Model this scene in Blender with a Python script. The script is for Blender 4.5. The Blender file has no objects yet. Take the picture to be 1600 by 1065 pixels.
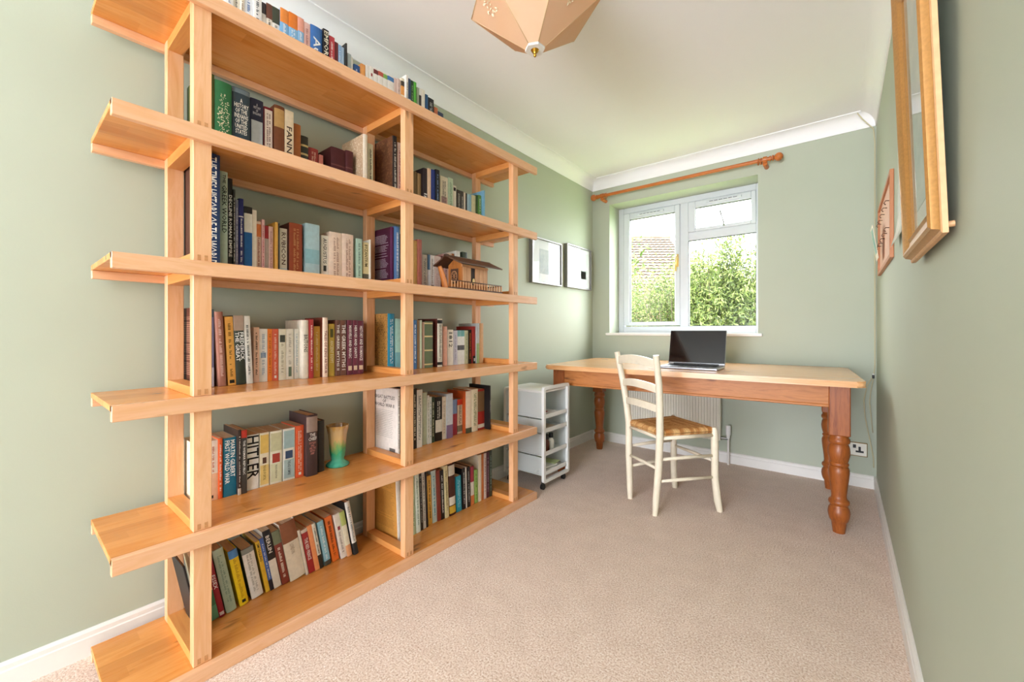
import bpy, bmesh, math, random
from mathutils import Vector, Matrix
random.seed(7)
S = bpy.context.scene
C = S.collection
PI = math.pi
R = math.radians
# ------------------------------------------------------------------ room size
W, D, H = 2.0, 3.604, 2.4          # right wall x, window wall y, ceiling z
YB = -5.0                         # wall behind the camera
CORN_H, CORN_P = 0.091, 0.080
BASE_H, BASE_T = 0.082, 0.013

# ------------------------------------------------------------------ camera
cam = bpy.data.cameras.new('camera')
cam.sensor_width = 36.0
cam.lens = 644.08 / 1600 * 36
cam.shift_y = -(532.5 - 516.46) / 1600
cam.clip_start = 0.01
cam_o = bpy.data.objects.new('camera', cam)
C.objects.link(cam_o)
cam_o.location = (1.8329, 0.1128, 1.0077)
cam_o.rotation_euler = (PI / 2, 0, 0.67622)
S.camera = cam_o

# ------------------------------------------------------------------ world, sun, lights, exposure
world = bpy.data.worlds.new('world')
S.world = world
world.use_nodes = True
bg = world.node_tree.nodes['Background']
bg.inputs[0].default_value = (0.95, 0.98, 1.03, 1)
bg.inputs[1].default_value = 5.6

sun = bpy.data.lights.new('sun', 'SUN')
sun.energy = 1.2
sun.angle = R(1.0)
sun.color = (1.0, 0.95, 0.85)
sun_o = bpy.data.objects.new('sun', sun)
C.objects.link(sun_o)
sun_o.rotation_euler = (R(24), 0, R(-40))      # shines away from the window wall: none falls in

def area(name, loc, rot, sx, sy, power, color):
    l = bpy.data.lights.new(name, 'AREA')
    l.shape = 'RECTANGLE'; l.size = sx; l.size_y = sy
    l.energy = power; l.color = color
    o = bpy.data.objects.new(name, l)
    C.objects.link(o)
    o.location = loc; o.rotation_euler = rot
    return o
# added fill light behind the camera, stands for no real source
area('back_fill_light', (1.0, YB + 0.05, 1.3), (R(97), 0, 0), 1.9, 2.2, 138, (0.91, 0.955, 1.11))
# second added fill, unseen behind the camera, brightens the bookshelf
area('shelf_fill_light', (1.65, -1.7, 1.7), (R(88), 0, R(30)), 0.6, 1.2, 11, (0.94, 0.965, 1.09))
# portal only guides sampling of the sky through the window
por = area('window_portal', (0.76, D + 0.26, 1.57), (R(-90), 0, 0), 1.16, 1.15, 1, (1, 1, 1))
por.data.cycles.is_portal = True

S.view_settings.view_transform = 'Standard'
S.view_settings.look = 'None'
S.view_settings.exposure = 1.54
S.view_settings.gamma = 1.0
S.view_settings.use_curve_mapping = False

# ------------------------------------------------------------------ helpers
def lin(hexs):
    out = []
    for i in (0, 2, 4):
        c = int(hexs[i:i + 2], 16) / 255
        out.append(c / 12.92 if c <= 0.04045 else ((c + 0.055) / 1.055) ** 2.4)
    return tuple(out) + (1,)

MATS = {}
def nodes_of(m):
    m.use_nodes = True
    nt = m.node_tree
    return nt, nt.nodes, nt.links, nt.nodes['Principled BSDF']

def noise(nt, scale, detail=3, rough=.5, vec=None):
    n = nt.nodes.new('ShaderNodeTexNoise')
    n.inputs['Scale'].default_value = scale
    n.inputs['Detail'].default_value = detail
    n.inputs['Roughness'].default_value = rough
    if vec: nt.links.new(vec, n.inputs['Vector'])
    return n

def coords(nt, scale=(1, 1, 1), kind='Object', rot=(0, 0, 0)):
    t = nt.nodes.new('ShaderNodeTexCoord')
    m = nt.nodes.new('ShaderNodeMapping')
    m.inputs['Scale'].default_value = scale
    m.inputs['Rotation'].default_value = rot
    nt.links.new(t.outputs[kind], m.inputs['Vector'])
    return m.outputs['Vector']

def ramp(nt, fac, stops):
    r = nt.nodes.new('ShaderNodeValToRGB')
    el = r.color_ramp.elements
    while len(el) < len(stops): el.new(.5)
    for e, (p, c) in zip(el, stops):
        e.position = p; e.color = c
    nt.links.new(fac, r.inputs['Fac'])
    return r.outputs['Color']

def mix(nt, fac, a, b, mode='MIX'):
    m = nt.nodes.new('ShaderNodeMix')
    m.data_type = 'RGBA'; m.blend_type = mode
    for sock, v in ((m.inputs['Factor'], fac), (m.inputs['A'], a), (m.inputs['B'], b)):
        if hasattr(v, 'is_linked'): nt.links.new(v, sock)
        else: sock.default_value = v
    return m.outputs['Result']

def bump(nt, height, strength, dist, bsdf):
    b = nt.nodes.new('ShaderNodeBump')
    b.inputs['Strength'].default_value = strength
    b.inputs['Distance'].default_value = dist
    nt.links.new(height, b.inputs['Height'])
    nt.links.new(b.outputs['Normal'], bsdf.inputs['Normal'])

def plain(hexs, rough=.5, metal=0, name=None, spec=.5, var=.04, scale=30):
    """flat paint, plastic, card or cloth colour with a little unevenness"""
    key = (hexs, rough, metal, spec, var)
    if key in MATS: return MATS[key]
    m = bpy.data.materials.new(name or 'colour_' + hexs)
    nt, ns, ls, b = nodes_of(m)
    col = lin(hexs)
    b.inputs['Roughness'].default_value = rough
    b.inputs['Metallic'].default_value = metal
    b.inputs['Specular IOR Level'].default_value = spec
    if var:
        n = noise(nt, scale, 2, .5, coords(nt))
        lo = tuple(c * (1 - var) for c in col[:3]) + (1,)
        hi = tuple(min(1, c * (1 + var)) for c in col[:3]) + (1,)
        ls.new(ramp(nt, n.outputs['Fac'], [(.3, lo), (.7, hi)]), b.inputs['Base Color'])
    else:
        b.inputs['Base Color'].default_value = col
    MATS[key] = m
    return m

def wood(name, light, mid, dark, axis, rough=.4, stave=0, knots=.5, fine=1.0, coat=0.0):
    """procedural timber, grain running along axis"""
    if name in MATS: return MATS[name]
    m = bpy.data.materials.new(name)
    nt, ns, ls, b = nodes_of(m)
    sc = [9, 9, 9]; sc[axis] = .9
    v = coords(nt, tuple(s * fine for s in sc))
    n1 = noise(nt, 3.2, 5, .6, v)
    n1.inputs['Distortion'].default_value = 1.1
    col = ramp(nt, n1.outputs['Fac'], [(.25, lin(mid)), (.5, lin(light)), (.72, lin(mid))])
    sc2 = [70, 70, 70]; sc2[axis] = 3
    n2 = noise(nt, 1.6, 3, .6, coords(nt, tuple(sc2)))
    col = mix(nt, .22, col, ramp(nt, n2.outputs['Fac'], [(.35, lin(mid)), (.65, lin(light))]), 'MULTIPLY')
    if stave:
        t = ns.new('ShaderNodeTexCoord')
        sep = ns.new('ShaderNodeSeparateXYZ')
        ls.new(t.outputs['Object'], sep.inputs[0])
        def mth(op, a, b_):
            k = ns.new('ShaderNodeMath'); k.operation = op
            for i, x in enumerate((a, b_)):
                if x is None: continue
                if hasattr(x, 'is_linked'): ls.new(x, k.inputs[i])
                else: k.inputs[i].default_value = x
            return k.outputs[0]
        across = mth('FLOOR', mth('MULTIPLY', sep.outputs[0], 1 / stave), None)
        along = mth('FLOOR', mth('ADD', mth('MULTIPLY', sep.outputs[axis], 2.3), mth('MULTIPLY', across, .37)), None)
        cmb = ns.new('ShaderNodeCombineXYZ')
        ls.new(across, cmb.inputs[0]); ls.new(along, cmb.inputs[1])
        wn = ns.new('ShaderNodeTexWhiteNoise')
        ls.new(cmb.outputs[0], wn.inputs['Vector'])
        tint = ramp(nt, wn.outputs['Value'], [(0, (.84, .77, .68, 1)), (.5, (.96, .94, .91, 1)), (1, (1, 1, 1, 1))])
        col = mix(nt, 1.0, col, tint, 'MULTIPLY')
    if knots:
        sk = [16, 16, 16]; sk[axis] = 4.5
        n3 = noise(nt, 1.0, 2, .5, coords(nt, tuple(sk)))
        k = ramp(nt, n3.outputs['Fac'], [(.70, (0, 0, 0, 1)), (.76, (knots, knots, knots, 1))])
        rgb = ns.new('ShaderNodeRGBToBW'); ls.new(k, rgb.inputs[0])
        col = mix(nt, rgb.outputs[0], col, lin(dark))
    ls.new(col, b.inputs['Base Color'])
    b.inputs['Roughness'].default_value = rough
    b.inputs['Coat Weight'].default_value = coat
    b.inputs['Coat Roughness'].default_value = .12
    bump(nt, n2.outputs['Fac'], .06, .001, b)
    MATS[name] = m
    return m

# ---- mesh helpers
def box(bm, x0, x1, y0, y1, z0, z1, bev=0):
    vs = [bm.verts.new((x, y, z)) for x in (x0, x1) for y in (y0, y1) for z in (z0, z1)]
    fs = []
    for q in ((0, 1, 3, 2), (4, 6, 7, 5), (0, 4, 5, 1), (2, 3, 7, 6), (0, 2, 6, 4), (1, 5, 7, 3)):
        fs.append(bm.faces.new([vs[i] for i in q]))
    if bev:
        es = list({e for f in fs for e in f.edges})
        bmesh.ops.bevel(bm, geom=es, offset=bev, segments=1, affect='EDGES')
    return vs

def prism(bm, pts, axis, a0, a1):
    """extrude a 2D polygon along axis (0 x: pts are y,z; 1 y: pts are x,z; 2 z: pts are x,y)"""
    def P(p, a):
        return {0: (a, p[0], p[1]), 1: (p[0], a, p[1]), 2: (p[0], p[1], a)}[axis]
    A = [bm.verts.new(P(p, a0)) for p in pts]
    B = [bm.verts.new(P(p, a1)) for p in pts]
    n = len(pts)
    bm.faces.new(A); bm.faces.new(list(reversed(B)))
    for i in range(n):
        bm.faces.new((A[i], B[i], B[(i + 1) % n], A[(i + 1) % n]))

def lathe(bm, prof, seg=20, cx=0, cy=0, z0=0, wob=None):
    rings = []
    for r, z in prof:
        ring = []
        for i in range(seg):
            a = 2 * PI * i / seg
            k = wob(a, z) if wob else 1
            ring.append(bm.verts.new((cx + r * k * math.cos(a), cy + r * k * math.sin(a), z0 + z)))
        rings.append(ring)
    for a, b in zip(rings, rings[1:]):
        for i in range(seg):
            bm.faces.new((a[i], a[(i + 1) % seg], b[(i + 1) % seg], b[i]))
    bm.faces.new(list(reversed(rings[0]))); bm.faces.new(rings[-1])

def tube(bm, pts, r, seg=8, rad=None, flat=None):
    """sweep a circle (or ellipse: flat = (scale across, fixed side vector)) along a polyline"""
    pts = [Vector(p) for p in pts]
    rings = []
    side = None
    for i, p in enumerate(pts):
        d = (pts[min(i + 1, len(pts) - 1)] - pts[max(i - 1, 0)]).normalized()
        if flat: s = Vector(flat[1]); s = (s - d * s.dot(d)).normalized()
        else:
            if side is None:
                s = d.cross(Vector((0, 0, 1)))
                if s.length < .05: s = d.cross(Vector((1, 0, 0)))
                s.normalize()
            else: s = (side - d * side.dot(d)).normalized()
            side = s
        u = d.cross(s)
        rr = rad[i] if rad else r
        k = flat[0] if flat else 1
        rings.append([bm.verts.new(p + s * (rr * k * math.cos(2 * PI * j / seg)) + u * (rr * math.sin(2 * PI * j / seg))) for j in range(seg)])
    for a, b in zip(rings, rings[1:]):
        for j in range(seg):
            bm.faces.new((a[j], a[(j + 1) % seg], b[(j + 1) % seg], b[j]))
    bm.faces.new(list(reversed(rings[0]))); bm.faces.new(rings[-1])

def ball(bm, c, r, seg=14, sq=(1, 1, 1)):
    bmesh.ops.create_uvsphere(bm, u_segments=seg, v_segments=max(6, seg * 2 // 3), radius=r,
                              matrix=Matrix.Translation(c) @ Matrix.Diagonal((*sq, 1)))

def obj(name, bm, mat, parent=None, smooth=False, off=None):
    me = bpy.data.meshes.new(name)
    if off: bmesh.ops.translate(bm, vec=Vector(off), verts=bm.verts)
    bmesh.ops.recalc_face_normals(bm, faces=bm.faces)
    bm.to_mesh(me); bm.free()
    return link(name, me, mat, parent, smooth)

def link(name, me, mat, parent=None, smooth=False):
    if mat is not None:
        me.materials.clear()
        me.materials.append(mat)
    if smooth is True:
        me.polygons.foreach_set('use_smooth', [True] * len(me.polygons))
    elif smooth:
        me.polygons.foreach_set('use_smooth', [True] * len(me.polygons))
        me.set_sharp_from_angle(angle=R(smooth))
    o = bpy.data.objects.new(name, me)
    C.objects.link(o)
    if parent: o.parent = parent
    return o

def tag(o, label, cat, group=None):
    o['label'] = label; o['category'] = cat
    if group: o['group'] = group
    return o

def thing(name, label, cat, loc=(0, 0, 0), rz=0, group=None):
    o = bpy.data.objects.new(name, None)
    C.objects.link(o)
    o.empty_display_size = .05
    o.location = loc; o.rotation_euler = (0, 0, rz)
    return tag(o, label, cat, group)

def struct(name, bm, mat, parent=None, smooth=False):
    o = obj(name, bm, mat, parent, smooth)
    if parent is None: o['kind'] = 'structure'
    return o

def NB(): return bmesh.new()
def bx(*a, **k):
    bm = NB(); box(bm, *a, **k); return bm

TEXTS = {}
def text_mesh(body, align='LEFT', spacing=1.0):
    """flat lettering as a mesh from the built-in typeface, 1 unit high letters"""
    key = (body, align)
    if key not in TEXTS:
        cu = bpy.data.curves.new('lettering', 'FONT')
        cu.body = body; cu.size = 1; cu.resolution_u = 1; cu.align_x = align
        cu.space_line = .85; cu.offset = .012
        o = bpy.data.objects.new('lettering', cu)
        C.objects.link(o)
        bpy.context.view_layer.update()
        me = bpy.data.meshes.new_from_object(o.evaluated_get(bpy.context.evaluated_depsgraph_get()))
        bpy.data.objects.remove(o)
        xs = [v.co.x for v in me.vertices]; ys = [v.co.y for v in me.vertices]
        TEXTS[key] = (me, min(xs), max(xs), min(ys), max(ys))
    return TEXTS[key]

def lettering(body, mat, parent, origin, xdir, ydir, length, height, name='lettering', stretch=True, align='LEFT'):
    """fit text into a length x height box centred on origin; xdir, ydir are the reading and up directions"""
    me, x0, x1, y0, y1 = text_mesh(body, align)
    me = me.copy()
    sx = length / (x1 - x0); sy = height / (y1 - y0)
    if not stretch: sx = sy = min(sx, sy)
    else: sx = min(sx, sy * 1.5); sy = min(sy, sx * 2.2)
    xd, yd, o = Vector(xdir), Vector(ydir), Vector(origin)
    for v in me.vertices:
        a = (v.co.x - (x0 + x1) / 2) * sx; b = (v.co.y - (y0 + y1) / 2) * sy
        v.co = o + xd * a + yd * b
    return link(name, me, mat, parent)

# ================================================================== the setting
wall_m = bpy.data.materials.new('green_wall_paint')
nt, ns, ls, b = nodes_of(wall_m)
n = noise(nt, 1.4, 3, .5, coords(nt))
ls.new(ramp(nt, n.outputs['Fac'], [(.3, lin('b4bba7')), (.7, lin('b9c0ad'))]), b.inputs['Base Color'])
b.inputs['Roughness'].default_value = .62
n = noise(nt, 240, 3, .6, coords(nt))
bump(nt, n.outputs['Fac'], .08, .002, b)
ceil_m = plain('fafafa', .8, name='ceiling_paint', var=.015, scale=2)
gloss_m = plain('efece6', .35, name='white_gloss_paint', var=.01)
upvc = plain('d6dade', .28, name='white_window_plastic', var=.01)

carpet = bpy.data.materials.new('beige_carpet')
nt, ns, ls, b = nodes_of(carpet)
n1 = noise(nt, 170, 4, .75, coords(nt)); n2 = noise(nt, 9, 3, .6, coords(nt))
c1 = ramp(nt, n1.outputs['Fac'], [(.34, lin('b8967e')), (.5, lin('ead0bb')), (.66, lin('fff6ee'))])
c2 = ramp(nt, n2.outputs['Fac'], [(.3, (.9, .88, .86, 1)), (.7, (1, 1, 1, 1))])
ls.new(mix(nt, 1.0, c1, c2, 'MULTIPLY'), b.inputs['Base Color'])
b.inputs['Roughness'].default_value = .95
b.inputs['Specular IOR Level'].default_value = .1
b.inputs['Sheen Weight'].default_value = .3
bump(nt, n1.outputs['Fac'], .4, .004, b)

struct('floor', bx(-.15, W + .15, YB - .1, D + .25, -.1, 0), carpet)
struct('ceiling', bx(-.15, W + .15, YB - .1, D + .25, H, H + .12), ceil_m)
struct('wall_left', bx(-.15, 0, YB - .1, D + .25, 0, H), wall_m)
struct('wall_right', bx(W, W + .15, YB - .1, D + .25, 0, H), wall_m)
struct('wall_back', bx(0, W, YB - .1, YB, 0, H), wall_m)
# window wall with its opening
OX0, OX1, OZ0, OZ1 = .172, 1.347, .985, 2.155
bm = NB()
box(bm, 0, OX0, D, D + .25, 0, H); box(bm, OX1, W, D, D + .25, 0, H)
box(bm, OX0, OX1, D, D + .25, 0, OZ0); box(bm, OX0, OX1, D, D + .25, OZ1, H)
struct('wall_window', bm, wall_m)

# skirting boards: stepped profile with a chamfered top
prof = [(0, 0), (BASE_T, 0), (BASE_T, .058), (BASE_T - .003, .061), (BASE_T - .003, .074), (.004, BASE_H), (0, BASE_H)]
bm = NB(); prism(bm, prof, 1, YB, D); struct('baseboard_left', bm, gloss_m)
bm = NB(); prism(bm, [(W - x, z) for x, z in prof], 1, YB, D); struct('baseboard_right', bm, gloss_m)
bm = NB(); prism(bm, [(D - x, z) for x, z in prof], 0, BASE_T, W - BASE_T); struct('baseboard_window', bm, gloss_m)

# coving, mitred at the corners
def cove_pts():
    pts = [(0, 0), (.006, 0)]
    for i in range(9):
        a = PI / 2 * i / 8
        pts.append((.006 + (CORN_P - .012) * (1 - math.cos(a)), .006 + (CORN_H - .012) * math.sin(a)))
    pts += [(CORN_P, CORN_H - .006), (CORN_P, CORN_H), (0, CORN_H)]
    return pts
def cove(name, place):
    bm = NB()
    rings = [[], []]
    for p, h in cove_pts():
        for k in (0, 1):
            rings[k].append(bm.verts.new(place(p, H - CORN_H + h, k)))
    n = len(rings[0])
    for i in range(n):
        bm.faces.new((rings[0][i], rings[1][i], rings[1][(i + 1) % n], rings[0][(i + 1) % n]))
    bm.faces.new(rings[0]); bm.faces.new(list(reversed(rings[1])))
    return struct(name, bm, ceil_m, smooth=40)
cove('trim_1', lambda p, z, k: (p, D - p if k else YB, z))
cove('trim_2', lambda p, z, k: (W - p, D - p if k else YB, z))
cove('trim_3', lambda p, z, k: (W - p if k else p, D - p, z))

def GEO(nt, fr, mx):
    """thin pane: fresnel reflection on faces seen from outside the slab only"""
    g = nt.nodes.new('ShaderNodeNewGeometry')
    k = nt.nodes.new('ShaderNodeMath'); k.operation = 'SUBTRACT'; k.inputs[0].default_value = 1
    nt.links.new(g.outputs['Backfacing'], k.inputs[1])
    m = nt.nodes.new('ShaderNodeMath'); m.operation = 'MULTIPLY'
    nt.links.new(fr.outputs[0], m.inputs[0]); nt.links.new(k.outputs[0], m.inputs[1])
    nt.links.new(m.outputs[0], mx.inputs[0])
# ---- window: frame, two sashes, panes, bars, sill
YF = D + .2
glass = bpy.data.materials.new('window_glass')
nt, ns, ls, b = nodes_of(glass)
ns.remove(b)
tr = ns.new('ShaderNodeBsdfTransparent'); gl = ns.new('ShaderNodeBsdfGlossy'); mx = ns.new('ShaderNodeMixShader')
fr = ns.new('ShaderNodeFresnel'); fr.inputs[0].default_value = 1.35
gl.inputs['Roughness'].default_value = .02
tr.inputs['Color'].default_value = (.97, .985, .98, 1)
GEO(nt, fr, mx); ls.new(tr.outputs[0], mx.inputs[1]); ls.new(gl.outputs[0], mx.inputs[2])
ls.new(mx.outputs[0], ns['Material Output'].inputs['Surface'])
gasket = plain('4a4c4e', .5, name='window_gasket', var=0)

def ring(x0, x1, z0, z1, t, y0, y1, bev=.004):
    """rectangular frame ring; t = (left, right, bottom, top)"""
    bm = NB()
    box(bm, x0, x0 + t[0], y0, y1, z0, z1, bev); box(bm, x1 - t[1], x1, y0, y1, z0, z1, bev)
    box(bm, x0 + t[0], x1 - t[1], y0, y1, z0, z0 + t[2], bev); box(bm, x0 + t[0], x1 - t[1], y0, y1, z1 - t[3], z1, bev)
    return bm
win = struct('window_1', ring(OX0, OX1, OZ0, OZ1, (.05, .04, .062, .052), YF, YF + .05), upvc)
obj('mullion', bx(.735, .803, YF, YF + .05, 1.045, 2.105, bev=.004), upvc, win)
obj('transom', bx(.803, 1.308, YF + .001, YF + .05, 1.776, 1.846, bev=.004), upvc, win)
sash = obj('casement_sash', ring(.225, .735, 1.055, 2.1, (.058, .042, .032, .06), YF - .012, YF + .04, .005), upvc, win)
obj('pane', bx(.283, .693, YF + .02, YF + .026, 1.087, 2.04), glass, sash)
obj('gasket', ring(.281, .695, 1.085, 2.042, (.004,) * 4, YF - .004, YF + .022, 0), gasket, sash)
ts = obj('top_light_sash', ring(.804, 1.308, 1.846, 2.1, (.058, .034, .026, .056), YF - .012, YF + .04, .005), upvc, win)
obj('pane', bx(.862, 1.274, YF + .02, YF + .026, 1.872, 2.044), glass, ts)
obj('gasket', ring(.860, 1.276, 1.870, 2.046, (.004,) * 4, YF - .004, YF + .022, 0), gasket, ts)
obj('pane', bx(.803, 1.308, YF + .02, YF + .026, 1.047, 1.776), glass, win)
obj('gasket', ring(.803, 1.308, 1.047, 1.776, (.004,) * 4, YF + .004, YF + .022, 0), gasket, win)
# trickle vents, handle and stay
for x0, x1, z in ((.36, .60, 2.074), (.95, 1.21, 2.077)):
    v = obj('trickle_vent', bx(x0, x1, YF - .024, YF - .008, z - .013, z + .009, bev=.004), upvc, win)
    bm = NB()
    for i in range(6):
        w = (x1 - x0 - .05) / 6
        box(bm, x0 + .025 + i * w, x0 + .025 + i * w + w * .8, YF - .0255, YF - .0235, z - .005, z - .001)
    obj('vent_slot', bm, gasket, v)
brass = plain('d8b878', .3, .8, name='pale_brass', var=0)
bm = NB(); box(bm, .708, .728, YF - .022, YF - .01, 1.56, 1.67, .003)
hd = obj('handle', bm, brass, win)
bm = NB(); tube(bm, [(.718, YF - .02, 1.65), (.718, YF - .05, 1.645), (.716, YF - .055, 1.6), (.712, YF - .05, 1.52)], .008, 8)
obj('lever', bm, brass, hd, True)
steel = plain('9a9c98', .35, .9, name='grey_steel', var=0)
bm = NB(); tube(bm, [(1.082, YF - .02, 1.858), (1.085, YF - .035, 1.88), (1.07, YF - .05, 1.94), (1.062, YF - .052, 1.975)], .006, 6)
obj('casement_stay', bm, steel, win, True)
struct('window_sill', bx(OX0 - .03, OX1 + .03, D - .022, YF + .01, OZ0 - .02, OZ0 + .004, bev=.004), gloss_m)
bpy.data.objects['window_sill'].name = 'trim_4'

# ================================================================== bookshelf
XB, XF, Y0, Y1 = .038, .404, .29, 2.136
ZS = {'A': 1.9843, 'B': 1.5939, 'C': 1.2073, 'D': .8183, 'E': .4298, 'F': .0413}
AP, BT = .0413, .016
birch_s = wood('birch_staves', 'eeae62', 'e09440', '5c3414', 1, .24, stave=.052, knots=.9)  # board colour deepened to orange for the warm bounce under the shelves
birch_y = wood('birch_rail', 'f0c29a', 'e4ae7c', '6a3c18', 1, .36, knots=.5)  # same birch as the boards; edges and posts coloured paler as if lit
birch_z = wood('birch_post', 'efc094', 'e2a870', '6a3c18', 2, .36, knots=.5)
birch_x = wood('birch_crossrail', 'e8a860', 'd88e44', '5c3414', 0, .36, knots=.6)
endgrain = plain('c98f5c', .5, name='birch_end_grain', var=.12, scale=200)
shelf = thing('bookshelf', 'tall open bookshelf of pale birch with six long shelves', 'bookshelf', ((XB + XF) / 2, (Y0 + Y1) / 2, 0))
SO = tuple(-v for v in shelf.location)
for k, z in ZS.items():
    bd = obj('shelf_board', bx(XB, XF - .0005, Y0, Y1, z - BT, z, bev=.0012), birch_s, shelf, off=SO)
    obj('front_edge', bx(XF - .02, XF, Y0, Y1, z - AP, z + .0003, bev=.0015), birch_y, bd, off=SO)
    obj('back_rail', bx(XB, XB + .021, Y0, Y1, z - AP, z - BT, bev=.0012), birch_y, bd, off=SO)
PW, PT = .045, .032
XFP, XBP = .3838, .0602          # front face of front posts, back face of back posts
keys = 'ABCDEF'
PY = (.4615, 1.193, 1.9285)
for hi, lo in zip(keys, keys[1:]):
    z0, z1 = ZS[lo], ZS[hi] - BT
    for y in PY:
        pf = obj('front_post', bx(XFP - PT, XFP, y, y + PW, z0, z1, bev=.0015), birch_z, shelf, off=SO)
        bm = NB()
        for yy in (y + .010, y + .027):
            box(bm, XFP - .002, XFP + .0004, yy, yy + .0085, z0 + .004, z0 + .020)
        obj('tenon', bm, endgrain, pf, off=SO)
        obj('back_post', bx(XBP, XBP + PT, y, y + PW, z0, z1, bev=.0015), birch_z, shelf, off=SO)
        obj('foot_rail', bx(XBP + PT, XFP - PT, y + .001, y + PW - .001, z0, z0 + .026, bev=.0012), birch_x, shelf, off=SO)
        obj('head_rail', bx(XBP + PT, XFP - PT, y + .001, y + PW - .001, z1 - .032, z1, bev=.0012), birch_x, shelf, off=SO)

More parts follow.
